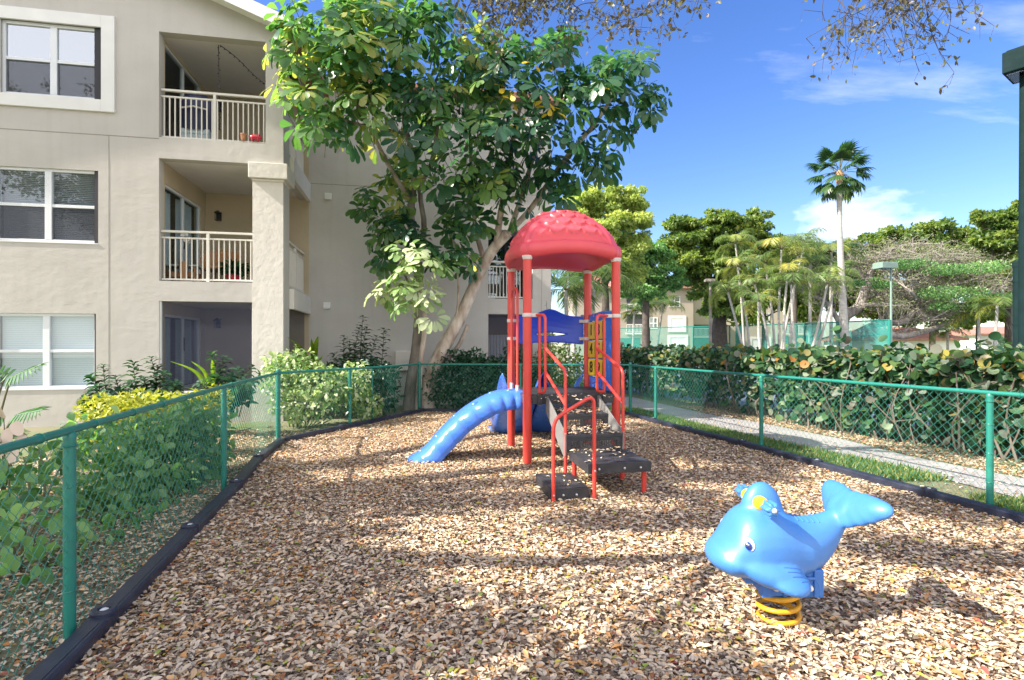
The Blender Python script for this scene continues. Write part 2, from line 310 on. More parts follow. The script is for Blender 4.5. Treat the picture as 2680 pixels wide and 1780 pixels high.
def poly_in(px, py, poly):
    inside = np.zeros(len(px), bool); j = len(poly)-1
    for i in range(len(poly)):
        xi, yi = poly[i]; xj, yj = poly[j]
        c = ((yi > py) != (yj > py)) & (px < (xj-xi)*(py-yi)/((yj-yi) if yj != yi else 1e-9) + xi); inside ^= c; j = i
    return inside
# ------------------------------------------------------------------ the setting
def sheet(name, poly, z, m, kind='structure', sub=None):
    me = bpy.data.meshes.new(name); me.from_pydata([(x, y, z) for x, y in poly], [], [tuple(range(len(poly)))]); me.materials.append(m)
    o = bpy.data.objects.new(name, me); COL.objects.link(o); o['kind'] = kind; return o
BED = [(-1.55,-.6),(-2.28,2.98),(-3.05,5.89),(-3.77,8.75),(-2.12,12.78),(2.62,12.2),(3.24,9.74),(4.01,6.91),(4.62,4.83),(5.7,-.6)]
def mulch_mat():
    m = bpy.data.materials.new('mulch'); m.use_nodes = True; nt = m.node_tree; b = nt.nodes['Principled BSDF']; N = nt.nodes.new; L = nt.links.new
    tc = N('ShaderNodeTexCoord'); vo = N('ShaderNodeTexVoronoi'); vo.inputs['Scale'].default_value = 34; vo.inputs['Randomness'].default_value = 1; L(tc.outputs['Object'], vo.inputs['Vector'])
    sp = N('ShaderNodeSeparateColor'); L(vo.outputs['Color'], sp.inputs[0])
    cr = N('ShaderNodeValToRGB'); e = cr.color_ramp.elements
    st = [(0, (.05,.03,.02)), (.2, (.16,.10,.07)), (.45, (.42,.31,.22)), (.8, (.5,.38,.28)), (1, (.42,.18,.06))]
    while len(e) < len(st): e.new(.5)
    for k, (p, c) in enumerate(st): e[k].position = p; e[k].color = (*c, 1)
    L(sp.outputs[0], cr.inputs[0]); L(cr.outputs[0], b.inputs['Base Color']); b.inputs['Roughness'].default_value = .9
    bp = N('ShaderNodeBump'); bp.inputs['Strength'].default_value = .6; bp.inputs['Distance'].default_value = .02; L(vo.outputs['Distance'], bp.inputs['Height']); L(bp.outputs[0], b.inputs['Normal']); return m
M['mulch'] = mulch_mat()
M['ground'] = mat('ground_soil_grass', (.20, .16, .11), .95, bump=.5, bscale=20, vary=.5, vscale=.8, vcol=(.10, .15, .05))
sheet('ground', [(-400,-60),(400,-60),(400,900),(-400,900)], -.012, M['ground'])
sheet('play_surface', BED, 0, M['mulch'])
PN = [(5.6,-.6),(5.45,3.6),(5.31,5.54),(5.09,6.87),(4.72,7.72),(4.22,9.1),(3.76,10.57),(2.97,13.8),(1.2,15.6),(-3,16.2)]
PF = [(6.8,-.6),(6.55,4.4),(6.14,6.42),(5.72,7.72),(5.6,9.18),(5.1,11.0),(4.48,12.6),(3.7,16.4),(1.6,17.6),(-3,18.0)]
mb = MB(); mb.grid([[(x, y, -.004) for x, y in PN], [(x, y, -.004) for x, y in PF]]); o = mb.build('path', M['concrete']); o['kind'] = 'structure'
o.data.transform(Matrix.Translation((0,0,.004)))
sheet('court', [(8.2,10.2),(60,10.2),(60,36),(13,51),(3.5,51),(3.2,19)], -.004, M['court'])
M['lawn'] = mat('lawn', (.13,.22,.05), .9, bump=.4, bscale=40, vary=.4, vscale=1.5, vcol=(.24,.26,.09))
sheet('lawn', [(60,36),(200,36),(200,200),(10,200),(10,55)], -.004, M['lawn'])
# grass strip between the border and the path
def grass_strip():
    n = 26000; t = rng.random(n)
    yy = 4.2 + 9.2*t**.9; inner = np.interp(yy, [4.83,6.91,9.74,12.2,13.5], [4.72,4.12,3.36,2.75,2.4]); outer = np.interp(yy, [5.54,6.87,7.72,9.1,10.57,13.8], [5.3,5.06,4.7,4.2,3.72,2.95])
    xx = inner + (outer-inner)*rng.random(n)
    patch = np.array([mnoise.noise(Vector((x*1.3, y*1.3, 0))) for x, y in zip(xx, yy)]); k = patch > -.28 - .3*((yy > 8.2) & (yy < 11)); k &= ~((yy < 6.3) & (patch < .12)); xx, yy = xx[k], yy[k]; n = len(xx)
    d = rng.normal(size=(n, 3))*.5 + np.array((0,0,1)); h = .05 + .07*rng.random(n)
    o = leaves('grass', np.c_[xx, yy, np.full(n, -.01)], d, rng.normal(size=(n,3)), h, T_rhomb(.09, .01, .25), rng.random(n), L_GRASS)
    tag(o, 'strip of short patchy grass between the black edging and the concrete path', 'grass', kind='stuff')
grass_strip()
# ------------------------------------------------------------------ fallen leaves
def litter():
    def inside(x, y): return poly_in(x, y, BED)
    n = 420000; y = 1.35 + 12*rng.random(n)**1.9; x = -4 + 9.6*rng.random(n); half = .99*y + .3
    k = (np.abs(x) < half) & inside(x, y); x, y = x[k], y[k]
    n2 = 60000; y2 = 1.5 + 8.5*rng.random(n2)**1.3; x2 = -7 + 5.2*rng.random(n2); k = (x2 > -y2*1.0-.3) & ~inside(x2, y2) & (x2 < -1.6); x2, y2 = x2[k], y2[k]
    n3 = 16000; t3 = 5 + 9*rng.random(n3); f3 = np.interp(t3, [4.4,6.42,7.72,9.18,11,12.6,16.4], [6.6,6.2,5.8,5.65,5.15,4.55,3.8]); x3 = f3 + np.abs(rng.normal(size=n3))*.55; 
    n4 = 1500; t4 = 4.4 + 8*rng.random(n4); x4 = np.interp(t4, [4.83,6.91,9.74,12.2], [4.8,4.2,3.45,2.85]) + rng.random(n4)*1.6
    x = np.concatenate([x, x2, x3, x4]); y = np.concatenate([y, y2, t3, t4]); n = len(x)
    base = np.concatenate([np.zeros(n-len(x2)-n3-n4), np.full(len(x2), -.01), np.full(n3, -.01), np.full(n4, .002)])
    z = base + .004 + .022*rng.random(n)
    a = rng.random(n)*2*math.pi; tilt = rng.normal(size=n)*.22
    d = np.c_[np.cos(a), np.sin(a), tilt]; nn = np.c_[rng.normal(size=n)*.33, rng.normal(size=n)*.33, np.ones(n)]
    s = (.031 + .024*rng.random(n)) * (1 + .3*(rng.random(n) > .93)); s = np.where(rng.random(n) < .34, s*(.3 + .4*rng.random(n)), s)
    pt = np.array([mnoise.noise(Vector((q*.8, w*.8, 2))) + .6*mnoise.noise(Vector((q*2.6, w*2.6, 7))) for q, w in zip(x, y)])
    r = rng.random(n); r = np.where(r < .93, np.clip(r - .30*np.clip(pt, 0, 1)*rng.random(n), 0, .93), r)
    o = leaves('leaf_litter', np.c_[x, y, z], d, nn, s, T_full(.23, .09, .08), r, L_LIT)
    tag(o, 'thick carpet of small tan, brown and orange fallen leaves over the play area', 'leaf litter', kind='stuff')
    mb = MB()
    for _ in range(900):
        y_ = 1.5 + 9*random.random()**1.6; x_ = random.uniform(-.98*y_-.2, .98*y_+.2)
        if not poly_in(np.array([x_]), np.array([y_]), BED)[0]: continue
        a = random.random()*6.28; l = random.uniform(.05, .20); c = Vector((x_, y_, .026)); dv = Vector((math.cos(a), math.sin(a), random.gauss(0,.06)))*l/2; mb.tube([c-dv, c + Vector((random.gauss(0,.008), random.gauss(0,.008), .004)), c+dv], [.0028,.0025,.0014], 4, cap=False)
    tag(mb.build('twig_litter', M['bark_grey']), 'thin dry twigs scattered among the fallen leaves', 'twigs', kind='stuff')
litter()
# ------------------------------------------------------------------ chain link fence
H = 1.127
def zigzag(A, B, h0=.04, h1=H+.03, p=.045, r=.0021, name='mesh_panel', parent=None, m=None):
    A = np.array(A, float); B = np.array(B, float); Ln = np.linalg.norm(B-A); e = (B-A)/Ln; nrm = np.array((-e[1], e[0]))
    nw = int(Ln/p); ns = int((h1-h0)/p)+1
    i = np.arange(nw)[:, None]; k = np.arange(ns)[None, :]
    xs = (i + ((k + i) % 2)) * p + 0*k; zs = h0 + k*p + 0*i; off = .0032*np.where((k+i) % 2 == 0, 1, -1) + 0*i
    jit = .0025
    xs = xs + rng.normal(size=xs.shape)*jit*.5 + .006*np.sin(zs*5 + i*.15); off = off + .004*np.sin(i*.21 + zs*3)
    P = np.zeros((nw, ns, 3, 3))
    for q, (du, dn) in enumerate(((0, r), (.87*r, -.5*r), (-.87*r, -.5*r))):
        P[:, :, q, 0] = A[0] + e[0]*(xs+du) + nrm[0]*(off+dn); P[:, :, q, 1] = A[1] + e[1]*(xs+du) + nrm[1]*(off+dn); P[:, :, q, 2] = zs
    base = (np.arange(nw)[:, None]*ns + np.arange(ns-1)[None, :])[..., None, None]*3
    q = np.arange(3); quad = np.stack([q, (q+1) % 3, (q+1) % 3 + 3, q+3], -1)[None, None]
    loops = (base + quad).reshape(-1).astype(np.int32); nf = len(loops)//4
    me = bpy.data.meshes.new(name); me.vertices.add(nw*ns*3); me.vertices.foreach_set('co', P.reshape(-1).astype(np.float32))
    me.loops.add(len(loops)); me.loops.foreach_set('vertex_index', loops); me.polygons.add(nf)
    me.polygons.foreach_set('loop_start', (np.arange(nf)*4).astype(np.int32)); me.polygons.foreach_set('loop_total', np.full(nf, 4, np.int32)); me.update(calc_edges=True)
    me.polygons.foreach_set('use_smooth', [True]*nf)
    me.materials.append(m or M['wire']); o = bpy.data.objects.new(name, me); COL.objects.link(o); o.parent = parent; return o
def fence():
    t = thing('chain_link_fence', 'low green vinyl chain link fence on round posts enclosing the playground', 'fence')
    runs = [[(-1.62,-.2),(-2.39,2.89),(-3.2,5.94),(-3.855,8.82)], [(-3.855,8.82),(-3.14,10.36),(-2.87,10.98),(-2.23,12.87)],
            [(-2.23,12.87),(.2,12.62),(2.72,12.3)], [(2.72,12.3),(2.98,11.09),(3.77,8.09),(4.61,5.16),(5.45,2.2)]]
    done = set()
    for ri, run in enumerate(runs):
        for i, p in enumerate(run):
            if p in done: continue
            done.add(p); end = i in (0, len(run)-1); thin = p == (-2.87,10.98)
            r = .036 if end else (.016 if thin else .029); h = H+.06 if end else H-.01
            mb = MB(); mb.lathe((p[0], p[1], -.05), [(r, 0), (r, h+.03), (r*1.06, h+.03), (r*1.06, h+.05), (r*.75, h+.065), (r*.2, h+.07)], 16)
            for bz in (.28, .56, .84):
                mb.tube([(p[0]+(r+.002)*math.cos(a), p[1]+(r+.002)*math.sin(a), bz+.006*math.sin(a)) for a in np.linspace(0, 2*math.pi, 17)[:-1]], .0035 if not end else .006, 5, closed=True)
            if not end: mb.tube([(p[0]+(r+.003)*math.cos(a), p[1]+(r+.003)*math.sin(a), H-.07) for a in np.linspace(0, 2*math.pi, 17)[:-1]], .006, 6, closed=True)
            mb.build('post', M['green'], t, smooth=40)
        mb = MB(); rz = H + .012
        for a, b in zip(run, run[1:]):
            a = Vector((*a, rz)); b = Vector((*b, rz)); mb.tube([a, b], .0215, 12)
            ln = (b-a).length; e = (b-a)/ln; nv = Vector((-e.y, e.x, 0)); k = max(2, int(ln/.5))
            for j in range(k):
                c = a + e*(ln*(j+.5)/k); mb.tube([c + (nv*math.cos(q)+Vector((0,0,1))*math.sin(q))*.0245 for q in np.linspace(0, 2*math.pi, 13)[:-1]], .003, 5, closed=True)
        mb.build('top_rail', M['green'], t, smooth=40)
        for a, b in zip(run, run[1:]): zigzag(a, b, parent=t)
fence()
# ------------------------------------------------------------------ border timbers
def border():
    def timber(a, b, word, first=True):
        a = Vector((*a, 0)); b = Vector((*b, 0)); ln = (b-a).length; ang = math.atan2(b.y-a.y, b.x-a.x)
        o0 = thing('border_timber', f'black plastic border timber, {word}', 'border timber', a, ang, 'black plastic timbers edging the playground')
        w, h = .062, .085
        mb = MB(); prof = [(-w, 0), (-w, h-.012), (-w+.012, h), (w-.012, h), (w, h-.012), (w, 0)]
        def rail(x0, x1, dz=0, sc=1): mb.grid([[(x, y*sc, z*1. + (dz if z > .02 else 0)) for y, z in prof] for x in np.linspace(x0, x1, 6)])
        rail(.05, ln-.05)
        for x0, x1 in ((0, .05), (ln-.05, ln)): mb.box(x0, x1, -w, w, -.01, h-.004)
        mb.lathe((.02, 0, 0), [(w, 0), (w, h-.008), (w-.01, h-.001), (.001, h-.001)], 20)
        mb.lathe((ln-.06, 0, 0), [(w+.006, 0), (w+.006, h+.012), (w-.004, h+.022), (.034, h+.022), (.030, h+.008), (.001, h+.008)], 24)
        mb.box(.08, ln-.1, -w*.55, w*.55, h-.002, h+.003)
        mb.build('beam', M['timber'], o0, smooth=35)
        mb = MB(); mb.lathe((ln-.06, 0, 0), [(.022, h+.008), (.022, h+.014), (.014, h+.019), (.001, h+.02)], 14); mb.build('stake_head', M['cap'], o0, smooth=50)
    left = [(-3.77,8.75),(-3.46,7.27),(-3.05,5.89),(-2.68,4.42),(-2.30,2.98),(-1.95,1.55),(-1.6,.1)]
    words = ['on the left from the fence corner', 'second from the fence corner on the left', 'between the second and third posts of the left fence', 'in front of the yellow bush on the left', 'beside the nearest left fence post', 'nearest the camera at the bottom left']
    for a, b, w in zip(left, left[1:], words): timber(a, b, w)
    fl = [(-3.73,8.83),(-3.18,10.14),(-2.62,11.45),(-2.12,12.72)]
    for a, b, w in zip(fl, fl[1:], ['running back from the left fence corner', 'below the two thin posts at the back left', 'ending at the leaning tree trunks']): timber(a, b, w)
    bk = [(-2.05,12.75),(-.5,12.58),(1.05,12.4),(2.58,12.22)]
    for a, b, w in zip(bk, bk[1:], ['across the back beside the tree trunk', 'across the back behind the blue slide', 'across the back right of the tower']): timber(a, b, w)
    rt = [(2.64,12.15),(2.92,10.95),(3.24,9.74),(3.65,8.39),(4.01,6.95),(4.38,5.54),(4.74,4.15),(5.1,2.75)]
    for a, b, w in zip(rt, rt[1:], ['at the back right corner beyond the tower', 'right of the steps, behind the far right fence post', 'between the first two right fence posts', 'ending at the middle right fence post', 'below the grass strip, behind the whale', 'nearest the right edge of the view', 'under the nearest right fence post']): timber(a, b, w)
border()
# ------------------------------------------------------------------ play tower
def bezier_arc(c, r, a0, a1, ax, ay, n=7):
    return [Vector(c) + Vector(ax)*r*math.cos(a) + Vector(ay)*r*math.sin(a) for a in np.linspace(a0, a1, n)]
def rounded(pts, r=.08, n=6):
    """polyline with its inner corners rounded"""
    pts = [Vector(p) for p in pts]; out = [pts[0]]
    for i in range(1, len(pts)-1):
        a, b, c = pts[i-1], pts[i], pts[i+1]; d1 = (a-b); d2 = (c-b); q = min(r, d1.length*.48, d2.length*.48); s = b + d1.normalized()*q; e = b + d2.normalized()*q
        for k in range(n+1): t = k/n; out.append(s*(1-t)**2 + b*2*t*(1-t) + e*t*t)
    return out + [pts[-1]]
def text_mesh(body, size, Mx, depth=.002):
    cu = bpy.data.curves.new('numeral', 'FONT'); cu.body = body; cu.size = size; cu.align_x = 'CENTER'; cu.align_y = 'CENTER'; cu.extrude = depth; cu.offset = .004
    o = bpy.data.objects.new('numeral', cu); COL.objects.link(o); dg = bpy.context.evaluated_depsgraph_get(); dg.update()
    me = bpy.data.meshes.new_from_object(o.evaluated_get(dg)); bpy.data.objects.remove(o); bpy.data.curves.remove(cu); me.transform(Mx); return me
W = 1.25
def tower():
    t = thing('play_tower', 'red and blue playground tower with mushroom roof, slide and black steps', 'play structure', (.205, 7.17, 0), R(10))
    for nm, x, y in (('FL',0,0),('FR',W,0),('BL',0,W),('BR',W,W)):
        mb = MB(); mb.lathe((x, y, -.05), [(.059, 0), (.059, 2.82)], 28); p = mb.build('post', M['red'], t, smooth=40)
        mb = MB(); mb.lathe((x, y, 0), [(.060, 2.745), (.073, 2.778), (.073, 2.795), (.05, 2.80)], 28); mb.build('collar', M['clamp'], p, smooth=40)
    # clamps
    def clamp(x, y, z, ang, ln=.17):
        mb = MB(Matrix.Translation((x, y, z)) @ Matrix.Rotation(ang, 4, 'Z'))
        mb.lathe((0,0,0), [(.063,-.026),(.068,-.022),(.068,.022),(.063,.026)], 24); mb.box(-.01, ln, -.022, .022, -.024, .024); mb.lathe((ln-.03, -.024, 0), [(.011,-.004),(.011,.002)], 10, axis='y'); mb.lathe((.0,-.071,0), [(.009,-.003),(.009,.003)], 10, axis='y')
        mb.build('clamp', M['clamp'], t, smooth=40, bevel=.004)
    clamp(0, 0, 2.0, 0); clamp(W, 0, 2.0, R(180)); 
    for z in (1.98, 1.70): clamp(0, W, z, 0, .12); clamp(W, W, z, R(180), .14)
    # deck
    mb = MB(); mb.box(-.03, W+.03, -.045, W+.03, .885, .93); mb.box(.06, W-.06, -.05, -.02, .81, .925); mb.box(.0, W, W, W+.03, .81, .925); mb.box(-.035, -.005, .06, W-.06, .81, .925); mb.box(W+.005, W+.035, .06, W-.06, .81, .925)
    for k in range(9): mb.box(-.02, W+.02, .05+k*.14, .07+k*.14, .929, .934)
    mb.build('deck', M['deck'], t, bevel=.008)
    # roof: rounded square dome, embossed shingles on each face
    def roof():
        nt_, nf = 96, 300; P = []; c = W/2; z0, z1 = 2.80, 3.565; hs = W/2 + .165
        for i in range(nt_+1):
            q = i/nt_; row = []
            for j in range(nf):
                f = 2*math.pi*j/nf; cs, sn = math.cos(f), math.sin(f)
                n_ = 3.6; S = (abs(cs)**n_ + abs(sn)**n_)**(-1/n_)      # rounded square
                corner = abs(math.sin(2*f))**3
                if q < .80:
                    a = q/.80*R(62); rr = math.sin(a)/math.sin(R(62))*.93; zz = z0 + .20 + (z1-z0-.20)*(math.cos(a)-math.cos(R(62)))/(1-math.cos(R(62)))
                    S2 = 1 + (S-1)*min(1, q*1.5)
                else:
                    b = (q-.80)/.20*R(165); rr = .93 + .07*math.sin(min(b, R(90))) - (.10*(1-math.cos(b-R(90))) if b > R(90) else 0); zz = z0 + .20 - .10*(1-math.cos(b)) - .015; S2 = S
                zz -= .0 if q < .5 else (q-.5)*2*(corner*.015 - (1-corner)*.035)
                # shingles
                ff = (f + math.pi/4) % (math.pi/2) - math.pi/4; u_ = math.tan(ff)
                bump = 0
                if .20 < q < .74 and abs(u_) < .72 + .0*q:
                    rows = (q-.20)/.54*4; ri = int(rows); fr = rows-ri; cols = u_*3.0*(.55+.6*q) + .5*(ri % 2); fc = cols - math.floor(cols) - .5
                    eg = lambda c_: .42 + .52*(1-(2*c_)**2)**.8
                    edge = eg(fc); other = eg(fc+.5 if fc < 0 else fc-.5)
                    k_ = (fr+1-other)/(edge+1-other) if fr < edge else (fr-edge)/(other+1-edge)
                    side = min(1, (.72-abs(u_))*10); bump = .034*min(1, max(0, k_))**1.3*side
                elif .74 <= q < .8 and abs(u_) < .72: bump = .004
                rib = .02*math.exp(-((abs(u_)-.86)/.12)**2)*(q > .12)*min(1, q*3)
                rr2 = hs*(rr*S2) + bump*.75 + rib; row.append((c + rr2*cs, c + rr2*sn, zz + bump*.55))
            P.append(row)
        # inner ceiling
        for i in range(10):
            q = i/9; row = []
            for j in range(nf):
                f = 2*math.pi*j/nf; cs, sn = math.cos(f), math.sin(f); S = (abs(cs)**3.6 + abs(sn)**3.6)**(-1/3.6); S = 1 + (S-1)*(1-q)
                step = .03 if .3 < q < .62 else 0
                row.append((c + hs*S*(.86-.80*q)*cs, c + hs*S*(.86-.80*q)*sn, z0 + .03 + .42*math.sin(q*math.pi/2) - step + .035*(1-abs(math.sin(2*f))**3)*(1-q)))
            P.append(row)
        mb = MB(); mb.grid(P, closed=True); mb.f.append(tuple(len(mb.v)-nf+j for j in range(nf))); mb.m.append(0); mb.build('roof', M['red_plastic'], t, smooth=180)
    roof()
    # back hood panel with an arched top and a slot
    def hood():
        x0, x1 = .07, W-.07; mb = MB(); n = 36; y = W+.03
        def top(x):
            s = (x-x0)/(x1-x0); return 2.045 + .115*math.exp(-((s-.52)/.20)**2)
        def bot(x):
            s = (x-x0)/(x1-x0); return 1.62 + .035*math.sin(s*math.pi)
        sl0, sl1 = .30, .80
        def slot(x):
            s = (x-x0)/(x1-x0)
            if s < sl0 or s > sl1: return None
            k = (s-sl0)/(sl1-sl0); hh = .045*(math.sin(k*math.pi)**.6)*(1.1-.5*k); return 1.775-hh, 1.775+hh
        xs = np.linspace(x0, x1, n+1)
        def bow(x, z): s = (x-x0)/(x1-x0); return y + .11*math.sin(s*math.pi)*max(0, 1-((z-1.85)/.35)**2)
        for th in (0, .022):
            for a, b in zip(xs, xs[1:]):
                m_ = (a+b)/2; sl = slot(m_)
                def col(zl, zh, cnt):
                    for k in range(cnt):
                        q = [(xx, bow(xx, zz)+th, zz) for xx, zz in ((a, zl(a)+(zh(a)-zl(a))*k/cnt), (b, zl(b)+(zh(b)-zl(b))*k/cnt), (b, zl(b)+(zh(b)-zl(b))*(k+1)/cnt), (a, zl(a)+(zh(a)-zl(a))*(k+1)/cnt))]
                        mb.add(q, [(0,1,2,3)])
                if sl:
                    S = lambda x: slot(min(max(x, x0+(x1-x0)*sl0+1e-4), x0+(x1-x0)*sl1-1e-4))
                    col(bot, lambda x: S(x)[0], 2); col(lambda x: S(x)[1], top, 4)
                else: col(bot, top, 6)
        e = [(x, bow(x, top(x))+.011, top(x)) for x in xs]; mb.tube(e, .016, 8); mb.tube([(x, bow(x, bot(x))+.011, bot(x)) for x in xs], .014, 8)
        for x in (x0, x1): mb.tube([(x, bow(x, z)+.011, z) for z in np.linspace(bot(x), top(x), 5)], .016, 8)
        xs2 = np.linspace(x0+(x1-x0)*sl0+1e-3, x0+(x1-x0)*sl1-1e-3, 30); lp = [(x, bow(x, slot(x)[0])+.011, slot(x)[0]) for x in xs2] + [(x, bow(x, slot(x)[1])+.011, slot(x)[1]) for x in xs2[::-1]]
        mb.tube(lp, .013, 6, closed=True)
        mb.build('hood_panel', M['blue_deep'], t, smooth=60)
    hood()
    # number panel on the right side
    def numbers():
        mb = MB(); x = W+.005; y0, y1 = .10, W-.06
        mb.box(x, x+.05, y0, y1, .94, 1.10); mb.box(x, x+.05, y0, y1, 1.98, 2.06); mb.box(x, x+.05, y0, y0+.33, 1.10, 1.98); mb.box(x, x+.05, y1-.03, y1, 1.10, 1.98); mb.tube([(x+.025, y0, 2.06), (x+.025, (y0+y1)/2, 2.085), (x+.025, y1, 2.06)], .026, 10)
        for z in (1.385, 1.675): mb.box(x+.01, x+.04, y0+.3, y1, z, z+.02)
        mb.tube([(x-.002, y0+.12, 1.02), (x-.002, y0+.5, 1.06), (x-.002, y1-.1, 1.0)], .012, 6)
        pn = mb.build('number_panel', M['blue'], t, smooth=40, bevel=.012)
        yy = [y1-.035, y1-.375]
        for zc, pair in ((1.825, '13'), (1.535, '45'), (1.25, '89')):
            for yt, ch in zip(yy, pair):
                mb = MB(); yc = yt-.165; P = []
                for k in range(13):
                    a = -math.pi/2 + math.pi*k/12; P.append([(x-.014-.018*abs(math.cos(a))**.5, y, zc+.132*math.sin(a)) for y in (yc-.155, yc-.15, yc, yc+.15, yc+.155)])
                mb.grid(P); mb.box(x-.013, x+.045, yc-.155, yc+.155, zc-.13, zc+.13); tl = mb.build('number_tile', M['yellow'], pn, smooth=30, bevel=.006)
                Mx = Matrix(((0,0,-1,0),(-1,0,0,0),(0,1,0,0),(0,0,0,1)))
                me = text_mesh(ch, .235, Matrix.Translation((x-.034, yc, zc-.0)) @ Mx @ Matrix.Scale(1.25, 4, (1,0,0)), .003); me.materials.append(M['ink']); ob = bpy.data.objects.new('numeral', me); COL.objects.link(ob); ob.parent = tl
    numbers()
    # steps
    treads = [(.27, .95, .05, .50, .727), (.27, .95, .46, .98, .545)]
    for x0, x1, d0, d1, z in treads:
        mb = MB(); mb.box(x0, x1, -d1, -d0, z-.035, z)
        for k in range(11): mb.box(x0+.03+k*.058, x0+.045+k*.058, -d1+.01, -d0-.01, z-.001, z+.004)
        mb.build('tread', M['deck'], t, bevel=.006)
    def riser(x0, x1, d, z0, z1):
        mb = MB(); y = -d; nx, nz = 26, 5; wx = (x1-x0); cx0 = x0+.06; px = (wx-.12)/nx; cz0 = z0+.04; pz = max(.01, (z1-z0-.08)/nz)
        mb.box(x0, x1, y-.006, y, z0, cz0); mb.box(x0, x1, y-.006, y, cz0+nz*pz, z1); mb.box(x0, cx0, y-.006, y, cz0, cz0+nz*pz); mb.box(x1-.06, x1, y-.006, y, cz0, cz0+nz*pz)
        mid = nx//2
        for i in range(nx):
            for k in range(nz):
                a, b = cx0+i*px, cz0+k*pz
                if i in (mid-1, mid): mb.box(a, a+px, y-.006, y, b, b+pz); continue
                h = px*.24; hz = pz*.27; cxx, czz = a+px/2, b+pz/2
                V = [(a, y, b), (a+px, y, b), (a+px, y, b+pz), (a, y, b+pz), (cxx-h, y, czz-hz), (cxx+h, y, czz-hz), (cxx+h, y, czz+hz), (cxx-h, y, czz+hz)]
                mb.add(V, [(0,1,5,4),(1,2,6,5),(2,3,7,6),(3,0,4,7)]); 
        mb.build('riser', M['deck'], t)
    riser(.27, .95, .065, .727, .885); riser(.27, .95, .485, .545, .692); riser(.27, .95, .965, .36, .51)
    for x in (.245, .957):
        mb = MB(); prof = [(.03, .90), (.03, .70), (.93, .14+.14), (.99, .30), (.99, .56), (.52, .75), (.10, .92)]
        v = [(x, -d, z) for d, z in prof] + [(x+.018, -d, z) for d, z in prof]; n = len(prof)
        mb.add(v, [tuple(range(n)), tuple(range(n, 2*n))] + [(i, (i+1) % n, n+(i+1) % n, n+i) for i in range(n)]); mb.build('stringer', M['stringer'], t, bevel=.003)
    def platform(x0, x1, d0, d1, z, th, bx):
        mb = MB(); mb.box(x0, x1, -d1, -d0, z-th, z)
        n = int((x1-x0-.06)/.026)
        for k in range(n): mb.box(x0+.03+k*.026, x0+.043+k*.026, -d1+.02, -d0-.02, z-.002, z+.004)
        for k in range(3): mb.lathe((x0-.001, -d1+.12+k*.2, z-th*.55), [(.006,-.004),(.006,.002)], 8, axis='x')
        p = mb.build('platform', M['deck'], t, bevel=.01)
        for q in bx: mb = MB(); mb.lathe((q, -d1-.002, z-th*.55), [(.001,-.014),(.010,-.011),(.014,-.004),(.014,.002)], 12, axis='y'); mb.build('bolt', M['steel'], p, smooth=50)
    platform(.30, 1.0, .97, 1.68, .36, .105, (.70, .88, .42)); platform(-.12, .29, 1.06, 1.73, .13, .12, (.02, .16))
    for x, d in ((.96, 1.58), (.93, 1.02), (.34, 1.05)): mb = MB(); mb.tube([(x, -d, -.05), (x, -d, .26)], .028, 16); mb.build('platform_leg', M['red'], t, smooth=40)
    # hand rails
    TR = .0195
    def rail(*paths, name='handrail', r=.08):
        mb = MB()
        for p in paths: mb.tube(rounded(p, r), TR, 12)
        return mb.build(name, M['red'], t, smooth=60)
    d = 1.752; rail([(-.09,-d,-.05), (-.09,-d,.845), (.34,-d,1.09), (.345,-d,-.05)], r=.11)
    for x, z in ((-.09, .075), (.345, .305)): mb = MB(); mb.lathe((x, -d-.02, z), [(.001,-.008),(.010,-.005),(.012,.004)], 10, axis='y'); mb.build('bolt', M['steel'], t, smooth=50)
    rail([(.12,0,2.0), (.20,-.2,2.0), (.20,-.2,.985), (.16,-.02,.955)], [(.16,-.035,1.99), (.16,-.035,.86)], [(.20,-.2,1.56), (.26,-.95,1.30), (.262,-.955,-.05)], [(.20,-.2,1.25), (.26,-.955,.90)])
    rail([(W-.12,0,2.0), (.905,-.2,2.0), (.905,-.2,.985), (1.06,-.03,.955)], [(1.065,-.035,1.99), (1.065,-.035,.86)], [(.905,-.2,1.56), (.972,-.95,1.30), (.975,-.955,-.05)], [(.905,-.2,1.25), (.972,-.955,.90)])
    for x in (.16, 1.065): mb = MB(); mb.box(x-.028, x+.028, -.07, -.025, .80, .955); mb.lathe((x, -.074, .83), [(.001,-.006),(.010,-.003),(.012,.003)], 10, axis='y'); mb.build('rail_bracket', M['metal_dark'], t, bevel=.006)
    # loop over the climber entry
    rail([(-.05,.93,.985), (-.05,.93,2.42), (-.05,.45,2.42), (-.05,.45,.985)], name='grab_loop', r=.16)
    mb = MB()
    for y in (.93, .45): mb.tube([(-.05, y, 1.03), (-.05, y, .90)], .026, 12)
    mb.build('loop_foot', M['clamp'], t, smooth=40)
